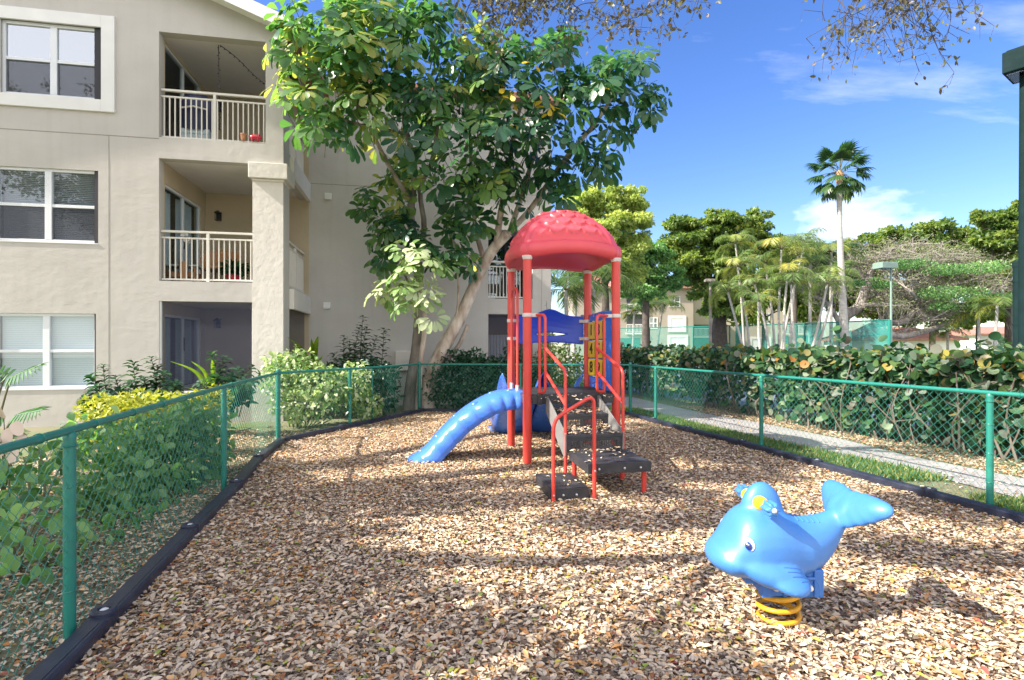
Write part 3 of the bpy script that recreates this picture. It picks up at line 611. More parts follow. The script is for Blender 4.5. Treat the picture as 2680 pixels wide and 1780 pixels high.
    # ribbed climber going down to the left
    def climber():
        yc, hw = .60, .30
        cl = [(.02, .95), (-.16, .95), (-.38, .91), (-.64, .79), (-.90, .61), (-1.14, .38), (-1.34, .16), (-1.50, .045), (-1.58, .01)]
        q = smoothpath([(x, 0, z) for x, z in cl], 9); P = []; k = len(q)
        for i, p in enumerate(q):
            tn = (q[min(i+1, k-1)] - q[max(i-1, 0)]).normalized(); up = Vector((-tn.z, 0, tn.x)); up = up if up.z > 0 else -up
            s = i/(k-1); dep = .25 * min(1, (1-s)*7 + .18); rib = .04*abs(math.sin(s*math.pi*10))**.7; row = []
            for j in range(33):
                a = -math.pi*.5 + math.pi*j/32           # flank .. top .. flank
                w_ = abs(math.cos(a))**.55 if abs(a) < math.pi/2-1e-6 else 0
                lat = math.copysign(abs(math.sin(a))**.6, a); hgt = w_
                flank = 1 - hgt; rb = rib*(.35 + .65*min(1, flank*2.2))*(1 if s < .9 else 0)
                pos = Vector((p.x, yc, p.z)) + Vector((0, 1, 0))*lat*(hw*(1 - .10*s) + rb) - up*dep*(1-hgt) + up*.0
                pos.z = max(pos.z, -.02); row.append(tuple(pos))
            P.append(row)
        mb = MB(); mb.grid(P); c = mb.build('climber', M['blue'], t, smooth=70)
        c.modifiers.new('solid', 'SOLIDIFY').thickness = .012
        for s_, off in ((.13, -.06), (.27, .09), (.40, -.10), (.52, .07), (.66, -.05), (.80, .05)):
            p = q[int(s_*(k-1))]; p2 = q[int(s_*(k-1))+1]; tn = (p2-p).normalized(); up = Vector((-tn.z, 0, tn.x)); up = up if up.z > 0 else -up
            fr = Matrix((tn, Vector((0,1,0)), up)).transposed().to_4x4(); fr.translation = Vector((p.x, yc+off-.05, p.z)) + up*.002
            mb = MB(fr); mb.lathe((0,0,0), [(.062,-.02),(.060,.004),(.052,.010),(.044,.004),(.036,.004),(.030,.018),(.001,.022)], 22); mb.build('foothold', M['blue'], c, smooth=60)
    climber()
    # double slide at the back
    def slide():
        y0 = W+.05; prof = [(0, .90), (.12, .895), (.35, .80), (.75, .50), (1.15, .22), (1.5, .10), (1.75, .08)]
        q = smoothpath([(0, y, z) for y, z in prof], 6); P = []; k = len(q); xs0, xs1 = -.14, W-.04
        for i, p in enumerate(q):
            s = i/(k-1); hw = .17 - .05*s; wall = (.22 if s > .06 else .24) - .06*s; row = []
            for j in range(49):
                f = j/48; x = xs0 + (xs1-xs0)*f
                w = max(math.exp(-(f/.045)**2), math.exp(-((f-.5)/.045)**2), math.exp(-((1-f)/.045)**2))
                row.append((x, y0+p.y, p.z + wall*w + .012*math.cos(f*4*math.pi)))
            P.append(row)
        mb = MB(); mb.grid(P)
        # rounded belly under each lane
        for c in (.25, .75):
            B = []
            for i, p in enumerate(q):
                if i < 3: continue
                row = []
                for j in range(17):
                    a = math.pi*j/16; row.append((xs0 + (xs1-xs0)*(c + .245*math.cos(a)), y0+p.y, max(.0, p.z - .01 - (.20 if i < k-4 else .06)*math.sin(a)**.7)))
                B.append(row)
            mb.grid(B)
        o = mb.build('slide', M['blue'], t, smooth=60); o.modifiers.new('solid', 'SOLIDIFY').thickness = .01
    slide()
    return t
tower()
# fallen leaves lying on the steps and deck
def step_litter():
    Mx = Matrix.Translation((.205, 7.17, 0)) @ Matrix.Rotation(R(10), 4, 'Z'); P = []
    def scatter(n, x0, x1, d0, d1, z, pile=0, bias=1):
        for _ in range(n):
            q = random.random()**bias; dd = d0 + (d1-d0)*q; x = x0 + (x1-x0)*random.random(); h = pile*(1-q)*(.35+.65*abs(2*(x-x0)/(x1-x0)-1))*random.random()
            P.append(Mx @ Vector((x, -dd, z + .006 + h)))
    scatter(190, .29, .94, .08, .46, .727, .05, 1.6); scatter(230, .29, .94, .51, .94, .545, .06, 1.8); scatter(34, .32, .98, .99, 1.64, .363, 0, 1.4); scatter(40, .32, .9, .985, 1.03, .363, .02)
    scatter(16, -.08, .26, 1.1, 1.68, .133, 0); scatter(46, .05, W-.05, 0, W-.1, .934, 0)
    n = len(P); a = rng.random(n)*6.28
    o = leaves('leaf_litter', np.array(P), np.c_[np.cos(a), np.sin(a), rng.normal(size=n)*.15], np.c_[rng.normal(size=n)*.3, rng.normal(size=n)*.3, np.ones(n)], .03 + .025*rng.random(n), T_full(.24, .09, .08), .25 + .6*rng.random(n), L_LIT)
    tag(o, 'tan fallen leaves caught on the black steps and deck of the tower', 'leaf litter', kind='stuff')
step_litter()
# ------------------------------------------------------------------ whale spring rider
def whale():
    t = thing('spring_rider', 'light blue whale spring rider on a coiled yellow spring', 'spring rider', (1.138, 3.12, 0))
    mb = MB()
    secs = [(.02,.43,.385,.03),(.03,.452,.35,.08),(.045,.460,.325,.135),(.065,.474,.305,.165),(.086,.496,.29,.18),(.106,.530,.283,.186),(.128,.572,.278,.194),(.15,.610,.276,.199),(.178,.642,.272,.206),(.215,.665,.268,.218),(.26,.675,.265,.218),(.317,.68,.262,.213),(.357,.675,.262,.207),(.41,.655,.264,.195),(.445,.632,.268,.185),(.486,.61,.275,.172),(.54,.60,.285,.158),(.6,.60,.305,.135),(.65,.612,.335,.112),(.7,.63,.385,.09),(.74,.655,.455,.074),(.78,.685,.53,.062),(.82,.71,.60,.052),(.85,.715,.64,.04)]
    P = []
    for x, zt, zb, hw in secs:
        zc = zb + (zt-zb)*.40; row = []
        for j in range(28):
            a = 2*math.pi*j/28; c, s = math.cos(a), math.sin(a); e = .8
            row.append((x, hw*math.copysign(abs(c)**e, c)*(1 if s < 0 else 1-.18*s*s), zc + ((zt-zc) if s > 0 else (zc-zb))*math.copysign(abs(s)**.9, s)))
        P.append(row)
    mb.grid(P, closed=True); mb.f += [tuple(range(28)), tuple(len(mb.v)-28+j for j in range(28))]; mb.m += [0, 0]
    def ell(c, r, Mr=None, n=18):
        Mr = Mr or Matrix.Identity(3); Q = []
        for i in range(n+1):
            th = math.pi*i/n; Q.append([tuple(Vector(c) + Mr @ Vector((r[0]*math.sin(th)*math.cos(2*math.pi*j/24), r[1]*math.sin(th)*math.sin(2*math.pi*j/24), r[2]*math.cos(th)))) for j in range(24)])
        mb.grid(Q, closed=True)
    # forehead hump, cheeks, fins, flukes
    ell((.315,0,.60), (.125,.085,.205)); ell((.315,0,.56), (.14,.12,.18)); ell((.31,0,.52), (.155,.16,.17))
    ell((.14,0,.378), (.14,.205,.092)); ell((.095,0,.395), (.085,.165,.082))
    for s in (-1, 1):
        Mr = (Matrix.Rotation(R(13), 3, 'Y') @ Matrix.Rotation(R(-s*28), 3, 'X') @ Matrix.Rotation(R(s*14), 3, 'Z'))
        ell((.37, s*.195, .322), (.125,.115,.045), Mr); ell((.27, s*.17, .352), (.17,.095,.072), Mr); ell((.34, s*.165, .355), (.13,.085,.064), Mr)
        ax = Vector((.13, s*.30, .05)).normalized(); bx = Vector((.55, 0, .85)); bx = (bx - ax*bx.dot(ax)).normalized(); cx = ax.cross(bx)
        Mr = Matrix((ax, bx, cx)).transposed()
        for q, rr in ((0, .115), (.3, .115), (.6, .10), (.85, .082), (1.05, .06)):
            c = Vector((.785, 0, .645)) + Vector((.055, s*.20, .055))*q; ell(c, (.095, rr, .042), Mr)
    body = mb.build('body', M['whale'], t)
    md = body.modifiers.new('remesh', 'REMESH'); md.mode = 'VOXEL'; md.voxel_size = .0085
    md = body.modifiers.new('smooth', 'SMOOTH'); md.factor = .5; md.iterations = 18
    dg = bpy.context.evaluated_depsgraph_get(); dg.update(); me = bpy.data.meshes.new_from_object(body.evaluated_get(dg)); body.modifiers.clear(); body.data = me
    me.polygons.foreach_set('use_smooth', [True]*len(me.polygons))
    from mathutils.bvhtree import BVHTree
    bm = bmesh.new(); bm.from_mesh(me)
    # pressed grooves on the fins, seat ridges
    tree = BVHTree.FromBMesh(bm)
    def stroke(p0, p1, r, dirv, n=7, name='groove', lift=.0):
        pts = []
        for k in range(n):
            p = Vector(p0).lerp(Vector(p1), k/(n-1)); h = tree.ray_cast(p - Vector(dirv)*.5, Vector(dirv))
            if h[0]: pts.append(h[0] + h[1]*lift)
        if len(pts) > 2: mbx.tube(pts, r, 6)
    for s in (-1, 1):
        mbx = MB()
        dv = Vector((0, -s*.75, -.65)).normalized()
        for k, (xa, xb) in enumerate(((.335,.45), (.35,.455), (.37,.46), (.415,.47))):
            z = .375 - k*.026; stroke((xa, s*.2, z-.004*k), (xb, s*.2, z+.006), .0032, dv)
        if mbx.v: mbx.build('fin_groove', M['whale_dark'], body, smooth=60)
    mbx = MB()
    for k in range(5): stroke((.50+.03*k, -.06, .8), (.50+.03*k, .06, .8), .004, (0,0,-1))
    if mbx.v: mbx.build('seat_ridge', M['whale'], body, smooth=60)
    # eyes
    for s in (-1, 1):
        h = tree.ray_cast(Vector((.165, s*.6, .505)), Vector((0, -s, 0)))
        if not h[0]: continue
        n = h[1]; zz = Vector((0,0,1)); up = (zz - n*zz.dot(n)).normalized(); rt = up.cross(n); fr = Matrix((rt, up, n)).transposed().to_4x4(); fr.translation = h[0]
        sg = -1 if (fr.to_3x3() @ Vector((1,0,0))).x > 0 else 1
        fr = fr @ Matrix.Rotation(R(-22*sg), 4, 'Z')
        def disc(rx, ry, dz, cx, cy, m, nm, par):
            m_ = MB(fr); m_.grid([[(cx+rx*q*math.cos(a), cy+ry*q*math.sin(a), dz-.005*q*q) for a in np.linspace(0, 2*math.pi, 25)[:-1]] for q in (.02,.5,.85,1)] + [[(cx+rx*1.02*math.cos(a), cy+ry*1.02*math.sin(a), dz-.02) for a in np.linspace(0, 2*math.pi, 25)[:-1]]], closed=True); return m_.build(nm, m, par, smooth=60)
        disc(.029, .039, .0035, 0, 0, M['whale_dark'], 'eye_rim', body)
        ey = disc(.0255, .0355, .007, 0, 0, M['cap'], 'eye', body); disc(.020, .027, .0095, .005*sg, -.006, M['blue_deep'], 'iris', body); disc(.015, .019, .0115, .006*sg, -.009, M['navy'], 'pupil', body); disc(.004, .0045, .0125, .003*sg, -.003, M['cap'], 'eye_glint', body)
    bm.free()
    # handles through the hump
    for s in (-1, 1):
        y0, y1 = s*.055, s*.19; mb = MB(); mb.lathe((.275, s*.083, .70), [(.001,-.02),(.040,-.02),(.040,.006*1),(.028,.012),(.001,.012)] if s > 0 else [(.001,-.012),(.028,-.012),(.040,-.006),(.040,.02),(.001,.02)], 22, axis='y')
        mb.tube([(.275, s*.06, .70), (.283, s*.15, .70)], .021, 16); h = mb.build('handle', M['yellow'], t, smooth=50)
        mb = MB(Matrix.Translation((.285, s*.175, .70))); n = 48; prof = [(.3,-.04),(1,-.034),(1,.03),(.75,.042),(.2,.044)]
        mb.grid([[((.036+.006*math.cos(6*a))*q*math.cos(a), s*y, (.036+.006*math.cos(6*a))*q*math.sin(a)) for a in np.linspace(0, 2*math.pi, n+1)[:-1]] for q, y in prof], closed=True); k = len(mb.v)-n; mb.f.append(tuple(k+j for j in range(n))); mb.m.append(0); mb.f.append(tuple(range(n))); mb.m.append(0)
        mb.build('hand_grip', M['whale'], h, smooth=50)
        mb = MB(); mb.lathe((.285, s*.222, .70), [(.001,-.009),(.011,-.006),(.014,0),(.011,.006),(.001,.009)], 16, axis='y'); mb.build('end_cap', M['cap'], h, smooth=60)
    # foot bracket with bolts, spring
    mb = MB()
    for s in (-1, 1):
        mb.box(.27, .60, s*.095, s*.115, .19, .33)
        for x0, x1 in ((.262, .315), (.555, .608)): mb.box(x0, x1, s*.075, s*.128, .185, .34)
        for xc in (.345, .535): mb.tube([(xc-.05, s*.118, .19), (xc-.05, s*.118, .25), (xc-.025, s*.118, .29), (xc+.025, s*.118, .29), (xc+.05, s*.118, .25), (xc+.05, s*.118, .19)], .012, 8)
    mb.box(.268, .60, -.10, .10, .20, .33); mb.box(.30, .57, -.085, .085, .165, .21); mb.box(.19, .27, -.09, .09, .245, .31)
    bk = mb.build('bracket', M['whale_dark'], t, bevel=.008, smooth=35)
    for s in (-1, 1):
        for xc in (.345, .535): mb = MB(); mb.lathe((xc, s*.118, .235), [(.001,-.018),(.013,-.014),(.018,0),(.013,.014),(.001,.018)], 16, axis='y'); mb.build('bolt_cap', M['cap'], bk, smooth=60)
    mb = MB(); pts = []
    for k in range(120):
        a = 2*math.pi*2.6*k/119 + 2.4; pts.append((.415+.108*math.cos(a), .108*math.sin(a), .005 + .175*(k/119)))
    mb.tube(pts, .0145, 10); mb.build('spring', M['spring'], t, smooth=60)
whale()
# ------------------------------------------------------------------ apartment building on the left
TH = R(10.5); CB = Vector((-4.85, 11.35, 0)); E1 = Vector((math.cos(TH), math.sin(TH), 0)); E2 = Vector((-math.sin(TH), math.cos(TH), 0))
def fz(u, v, t=0):
    """photo pixel -> (s, z) on the facade plane set back by t"""
    o = CB + E2*t; du = (u-1340)/F; Y = (o.x*E2.x + o.y*E2.y)/(du*E2.x + E2.y); p = at(u, v, Y); return (p-o).dot(E1), p.z
def apartment():
    t = thing('apartment_building', 'beige stucco three storey apartment block with screened balconies on the left', 'building', CB, TH)
    D = 2.55                                   # depth of the balcony bay
    def S(u, v=600, tt=0): return fz(u, v, tt)[0]
    def Z(u, v, tt=0): return fz(u, v, tt)[1]
    zF3 = (Z(420, 358)+Z(694, 378))/2; zF2 = (Z(414, 737)+Z(661, 738))/2; zT3 = (Z(421, 80)+Z(695, 112))/2; zT2 = (Z(415, 414)+Z(653, 427))/2; zT1 = (Z(414, 788)+Z(660, 791))/2; zB1 = .62
    sO = (S(420)+S(415)+S(413))/3; s3 = S(695, 240); sC = S(661); sW0 = -9.0
    th = .22
    def plate(name, cuts_x, cuts_z, holes, y0, y1, m, parent=t):
        mb = MB(); xs = sorted(set(cuts_x)); zs = sorted(set(cuts_z))
        for a, b in zip(xs, xs[1:]):
            run = None
            for c, d in zip(zs, zs[1:]):
                mx, mz = (a+b)/2, (c+d)/2
                if any(h[0]-1e-4 < mx < h[1]+1e-4 and h[2]-1e-4 < mz < h[3]+1e-4 for h in holes):
                    if run: mb.box(a, b, y0, y1, *run); run = None
                else: run = (run[0], d) if run else (c, d)
            if run: mb.box(a, b, y0, y1, *run)
        return mb.build(name, m, parent)
    w3 = (S(2), S(267), Z(150, 254), (Z(5, 52)+Z(267, 71))/2); w2 = (S(-16), S(257), Z(120, 633), Z(120, 440)); w1 = (S(-20), S(251), Z(115, 1018), Z(115, 820))
    ztop = 8.45
    holes = [w3, w2, w1, (sO, s3, zF3, zT3), (sO, sC, zF2, zT2), (sO, sC, zB1, zT1)]
    cx = [sW0, 0] + [h[i] for h in holes for i in (0, 1)]; cz = [-.1, ztop] + [h[i] for h in holes for i in (2, 3)]
    # the wall steps in a little at the column so that the capital stands proud
    plate('wall', cx, cz, holes, 0, th, M['stucco'])
    # gable above the eave line, rake board and soffit
    pr0 = fz(700, 66); pr1 = fz(556, 0); sl = (pr1[1]-pr0[1])/(pr1[0]-pr0[0]); zr = lambda s: pr0[1] + sl*(s-pr0[0])
    mb = MB(); pts = [(sW0, ztop), (0, ztop), (0, max(ztop+.01, zr(0))), (-3.9, zr(-3.9)), (sW0, zr(-3.9)-(.3*(3.9+sW0)*-.35))]
    pts = [(0, ztop+.001), (0, max(ztop+.03, zr(0))), (-4.6, zr(-4.6)), (sW0, zr(-4.6)-1.4), (sW0, ztop+.001)]
    n = len(pts); mb.add([(s, 0, z) for s, z in pts] + [(s, th, z) for s, z in pts], [tuple(range(n)), tuple(range(n, 2*n))[::-1]] + [(i, (i+1) % n, n+(i+1) % n, n+i) for i in range(n)]); mb.build('gable', M['stucco'], t)
    rf = MB()
    for (a, b) in (((.55, zr(.55)), (-4.6, zr(-4.6))), ((-4.6, zr(-4.6)), (sW0-.5, zr(-4.6)-1.55))):
        q = [(a[0], -.42, a[1]+.02), (b[0], -.42, b[1]+.02), (b[0], 9, b[1]+.02), (a[0], 9, a[1]+.02)]; rf.add(q + [(x, y, z+.16) for x, y, z in q], [(0,1,2,3),(7,6,5,4),(0,4,5,1),(1,5,6,2),(2,6,7,3),(3,7,4,0)])
    ro = rf.build('roof', M['roof_tile'], t)
    mb = MB()
    for (a, b) in (((.55, zr(.55)), (-4.6, zr(-4.6))), ((-4.6, zr(-4.6)), (sW0-.5, zr(-4.6)-1.55))):
        for yy, w_, dz in ((-.45, .03, .0), (-.40, .40, -.01)):
            q = [(a[0], yy, a[1]+dz-.11), (b[0], yy, b[1]+dz-.11), (b[0], yy, b[1]+.16), (a[0], yy, a[1]+.16)] if w_ < .1 else [(a[0], yy, a[1]-.02), (b[0], yy, b[1]-.02), (b[0], -.002, b[1]-.02), (a[0], -.002, a[1]-.02)]
            mb.add(q + [(x, y+(.03 if w_ < .1 else 0), z+(0 if w_ < .1 else .03)) for x, y, z in q], [(0,1,2,3),(7,6,5,4),(0,4,5,1),(1,5,6,2),(2,6,7,3),(3,7,4,0)])
    mb.build('fascia', M['white'], ro)
    # joints cut in the stucco
    mb = MB(); zj = zF3 - .03
    mb.box(sW0, sO-.0, -.003, .01, zj-.008, zj+.008); sj = S(285); mb.box(sj-.006, sj+.006, -.003, .01, -.1, zj-.01); mb.box(S(703)-.004, S(703)+.004, -.003, .01, 0, zT2-.25)
    mb.build('stucco_joint', M['seam'], t)
    # slabs, recessed back wall, inner porch walls
    sR = fz(1442, 800, D)[0]
    bwin = []
    for u0, u1, v0, v1 in ((1278, 1394, 600, 783), (1278, 1394, 822, 960)):
        a = fz(u0, v0, D); b = fz(u1, v1, D); bwin.append((a[0], b[0], max(b[1], .05) if v1 > 900 else b[1], a[1]))
    hb = list(bwin); ztb = 8.3
    plate('recessed_wall', [0.05, sR] + [h[i] for h in hb for i in (0, 1)], [-.1, ztb] + [h[i] for h in hb for i in (2, 3)], hb, D, D+th, M['stucco'])
    mb = MB(); mb.box(sR-.2, sR-.001, D+th+.001, D+9, -.1, ztb); mb.build('side_wall', M['stucco'], t)
    mb = MB(); mb.box(.0, sR+.4, D-.35, D+9, ztb, ztb+.18); mb.build('roof', M['roof_tile'], t, bevel=.02)
    mb = MB(); zj2 = zF3-.05
    mb.box(.06, sR, D-.003, D+.01, zj2-.008, zj2+.008); mb.box(fz(1417, 700, D)[0]-.004, fz(1417, 700, D)[0]+.004, D-.003, D+.01, 0, zj2-.01); mb.build('stucco_joint', M['seam'], t)
    # porch: back wall, left wall, ceilings and floors
    mb = MB(); mb.box(sO-.05, .049, D+.001, D+th, -.1, ztop)
    mb.build('porch_back_wall', M['stucco_porch'], t)
    sL = sO - .02
    doors = {1: (.62, zT1-.25), 2: (zF2+.03, zF2+2.08), 3: (zF3+.03, zF3+2.1)}
    dy0, dy1 = .32, 2.25
    mb = MB()
    for z0, z1 in ((-.1, .62), ):
        mb.box(sL-.15, sL, th+.001, D, z0, z1)
    for fl, (a, b) in doors.items():
        lo = {1: .62, 2: zT1, 3: zT2}[fl]; hi = {1: zT1, 2: zT2, 3: ztop}[fl]
        mb.box(sL-.15, sL, th+.001, dy0, lo, hi); mb.box(sL-.15, sL, dy1, D, lo, hi); mb.box(sL-.15, sL, dy0, dy1, b, hi); 
        if a > lo+.01: mb.box(sL-.15, sL, dy0, dy1, lo, a)
    mb.build('porch_side_wall', M['stucco_porch'], t)
    for fl, (a, b) in doors.items():
        mb = MB(); x = sL-.06
        for y in (dy0, (dy0+dy1)/2, dy1-.05): mb.box(x-.03, x+.04, y, y+.05, a, b)
        mb.box(x-.03, x+.04, dy0, dy1, b-.05, b); mb.box(x-.03, x+.04, dy0, dy1, a, a+.05); dr = mb.build('sliding_door', M['frame'], t)
        mb = MB(); mb.box(x-.005, x+.005, dy0+.05, dy1-.05, a+.05, b-.05); mb.build('pane', M['glass_dark'], dr)
        mb = MB(); mb.box(x+.04, x+.06, (dy0+dy1)/2+.01, (dy0+dy1)/2+.035, a+.85, a+1.15); mb.build('handle', M['metal_dark'], dr)
        if fl != 3:
            mb = MB(); P = []
            for z in (a+.05, b-.06):
                row = []
                for k in range(60):
                    yy = dy0+.08+(dy1-dy0-.16)*k/59; gap = (.35 < k/59 < .52); row.append((x-.12+.03*math.sin(k*1.15), yy, z))
                P.append(row)
            mb.grid([[p for p in r[:20]] for r in P]); mb.grid([r[31:] for r in P]); mb.build('curtain', M['curtain'], dr)
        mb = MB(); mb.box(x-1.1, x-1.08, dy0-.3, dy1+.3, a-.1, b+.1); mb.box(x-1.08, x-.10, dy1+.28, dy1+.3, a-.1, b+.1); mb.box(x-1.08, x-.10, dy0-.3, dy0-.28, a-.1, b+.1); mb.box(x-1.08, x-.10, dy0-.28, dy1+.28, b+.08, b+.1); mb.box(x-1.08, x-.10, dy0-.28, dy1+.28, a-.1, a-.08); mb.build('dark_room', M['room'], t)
    for a, b in ((zT3, zT3+.12), (zT2+.001, zF3-.12), (zT1+.001, zF2-.12)): mb = MB(); mb.box(sL, -.02, th+.001, D, a, b); mb.build('porch_ceiling', M['ceiling'], t)
    for a, b in ((zF3-.118, zF3-.02), (zF2-.118, zF2-.02), (.3, .4)): mb = MB(); mb.box(sL, -.02, th+.001, D, a, b); mb.build('porch_floor', M['concrete'], t)
    # outer side of the bay: piers and bands between the openings, slab edges
    sd = .20; pier = .55
    mb = MB(); 
    for y0, y1 in ((th+.001, pier), ):
        mb.box(-sd, 0, y0, y1, -.1, ztop)
    for z0, z1 in ((-.1, .5), (zT1-.05, zF2), (zT2-.05, zF3), (zT3, ztop)): mb.box(-sd, 0, pier+.001, D-.001, z0, z1)
    mb.build('bay_side_wall', M['stucco'], t)
    for z0, z1 in ((zT1-.10, zF2-.06), (zT2-.10, zF3-.06)): mb = MB(); mb.box(-.002, .10, pier, D-.002, z0, z1); mb.build('slab_edge', M['stucco_light'], t, bevel=.01)
    # column with capital
    mb = MB(); mb.box(sC+.001, -.001, -.012, .0, -.1, zT2-.26); mb.build('column_face', M['stucco_light'], t)
    zc0, zc1 = Z(700, 470), Z(700, 430); mb = MB(); mb.box(S(653), .10, -.11, .62, zc0, zc1); mb.build('column_capital', M['stucco_light'], t, bevel=.012)
    mb = MB(); mb.box(S(653)+.07, .03, -.06, .5, zc0-.05, zc0-.001); mb.build('column_capital', M['stucco_light'], t, bevel=.02)
    # windows
    def window(w, trim, blinds, dark=False, y=.0, gl=None, scr=None, parent=t):
        x0, x1, z0, z1 = w; yy = y+.07; mb = MB(); fw = .055; zm = (z0+z1)/2; xm = (x0+x1)/2
        mb.box(x0, x0+fw, yy-.03, yy+.05, z0, z1); mb.box(x1-fw, x1, yy-.03, yy+.05, z0, z1); mb.box(x0+fw, x1-fw, yy-.03, yy+.05, z0, z0+fw); mb.box(x0+fw, x1-fw, yy-.03, yy+.05, z1-fw, z1)
        mb.box(xm-.06, xm+.06, yy-.032, yy+.05, z0+fw, z1-fw); mb.box(x0+fw, xm-.06, yy-.025, yy+.045, zm-.03, zm+.03); mb.box(xm+.06, x1-fw, yy-.025, yy+.045, zm-.03, zm+.03)
        wf = mb.build('window', M['frame'], parent, bevel=.005)
        for a, b in ((x0+fw, xm-.06), (xm+.06, x1-fw)):
            for c, d in ((z0+fw, zm-.03), (zm+.03, z1-fw)):
                mb = MB(); mb.add([(a, yy+(.02 if c < zm else .005), c), (b, yy+(.02 if c < zm else .005), c), (b, yy+(.02 if c < zm else .005), d), (a, yy+(.02 if c < zm else .005), d)], [(0,1,2,3)]); mb.build('pane', gl, wf)
                if c < zm and scr: mb = MB(); mb.add([(a, yy-.012, c), (b, yy-.012, c), (b, yy-.012, d), (a, yy-.012, d)], [(0,1,2,3)]); mb.build('insect_screen', scr, wf)
        if blinds:
            mb = MB(); nb = int((z1-z0)/.038)
            for a, b in ((x0+fw+.01, xm-.03), (xm+.03, x1-fw-.01)):
                for k in range(nb):
                    z = z0+.03+(z1-z0-.06)*k/nb; tl = .012 if dark else .0175
                    mb.add([(a, yy+.085, z+tl), (b, yy+.085, z+tl), (b, yy+(.112 if dark else .094), z-tl), (a, yy+(.112 if dark else .094), z-tl)], [(0,1,2,3)])
            mb.build('blind', M['blind_dark'] if dark else M['blind'], wf)
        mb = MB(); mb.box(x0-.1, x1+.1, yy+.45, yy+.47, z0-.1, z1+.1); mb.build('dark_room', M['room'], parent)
        if trim:
            tw = trim; mb = MB(); mb.box(x0-tw, x0, -.045, .0+.03, z0-tw, z1+tw); mb.box(x1, x1+tw, -.045, .03, z0-tw, z1+tw); mb.box(x0, x1, -.045, .03, z1, z1+tw); mb.box(x0, x1, -.045, .03, z0-tw, z0); mb.build('window_trim', M['white'], wf, bevel=.006)
        else:
            mb = MB(); mb.box(x0-.0, x1+.0, -.012, .03, z0-.02, z0-.001); mb.build('sill', M['white'], wf)
    scr = seethrough('insect_screen', (.05,.055,.075), .55); window(w3, .24, False, gl=M['glass'], scr=scr); window(w2, 0, True, True, gl=M['glass_dark'], scr=scr); window(w1, 0, True, gl=M['glass_dark'])
    # railings
    def railing(p0, p1, z0, z1, nb, posts=(.5,), panel=False):
        p0 = Vector(p0); p1 = Vector(p1); e = (p1-p0); ln = e.length; ang = math.atan2(e.y, e.x); Mx = Matrix.Translation((p0.x, p0.y, 0)) @ Matrix.Rotation(ang, 4, 'Z')
        mb = MB(Mx); mb.box(0, ln, -.03, .03, z1-.045, z1); mb.box(0, ln, -.018, .018, z1-.17, z1-.135); mb.box(0, ln, -.018, .018, z0+.03, z0+.065)
        for q in posts: mb.box(ln*q-.028, ln*q+.028, -.028, .028, z0, z1-.045)
        r_ = mb.build('railing', M['rail'], t, bevel=.004)
        for k in range(nb):
            x = ln*(k+.5)/nb
            if any(abs(x-ln*q) < .04 for q in posts): continue
            mb = MB(Mx); mb.box(x-.011, x+.011, -.011, .011, z0+.065, z1-.17); mb.build('baluster', M['rail'], r_)
    zr3 = Z(560, 238); zr2 = Z(540, 604)
    railing((sO+.01, .10), (s3-.01, .10), zF3, zr3, 20); railing((sO+.01, .10), (sC-.01, .10), zF2, zr2, 17)
    railing((-.08, pier+.01), (-.08, D-.02), zF3, zr3, 20); railing((-.08, pier+.01), (-.08, D-.02), zF2, zr2, 20)
    b2, b1 = bwin; railing((b2[0]+.01, D+.1), (b2[1]-.01, D+.1), b2[2]+.0, b2[2]+1.05, 13)
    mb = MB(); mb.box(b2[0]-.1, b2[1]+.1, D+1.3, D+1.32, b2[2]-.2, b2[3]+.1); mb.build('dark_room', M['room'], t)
    mb = MB(); mb.box(b2[0], b2[1], D+.95, D+1.0, b2[2], b2[3]); mb.build('pane', M['glass_dark'], t)
    mb = MB()
    for x in (b2[0]+.02, (b2[0]+b2[1])/2, b2[1]-.07): mb.box(x, x+.05, D+.88, D+.949, b2[2], b2[3])
    mb.box(b2[0], b2[1], D+.89, D+.948, b2[2]+.25, b2[2]+.5); mb.build('sliding_door', M['metal_dark'], t)
    mb = MB(); mb.box(b1[0]-.1, b1[1]+.1, D+1.5, D+1.52, -.1, b1[3]+.1); mb.box(b1[0]-.1, b1[1]+.1, D+th+.001, D+1.5, b1[3]-.01, b1[3]+.08); mb.build('porch_back_wall', M['stucco_porch'], t)
    mb = MB(); P = [[(b1[0]+.18+.95*k/50, D+1.2+.03*math.sin(k*1.3), z) for k in range(51)] for z in (.1, b1[3]-.55)]; mb.grid(P); mb.build('curtain', M['curtain'], t)
    mb = MB(); mb.add([(b1[0], D+.06, -.1), (b1[1], D+.06, -.1), (b1[1], D+.06, b1[3]), (b1[0], D+.06, b1[3])], [(0,1,2,3)]); mb.build('porch_screen', M['screen'], t)
    # insect screens of the ground floor porch
    mb = MB(); mb.add([(sO, .06, zB1), (sC, .06, zB1), (sC, .06, zT1), (sO, .06, zT1)], [(0,1,2,3)]); mb.add([(-.06, pier, .5), (-.06, D, .5), (-.06, D, zT1-.05), (-.06, pier, zT1-.05)], [(0,1,2,3)]); mb.build('porch_screen', M['screen'], t)
    mb = MB()
    mb.box(sO, sO+.035, .03, .09, zB1, zT1); mb.box(sO+.035, sC, .03, .09, zB1, zB1+.03); mb.box(sC-.02, sC, .03, .09, zB1+.03, zT1); mb.build('screen_frame', M['white'], t)
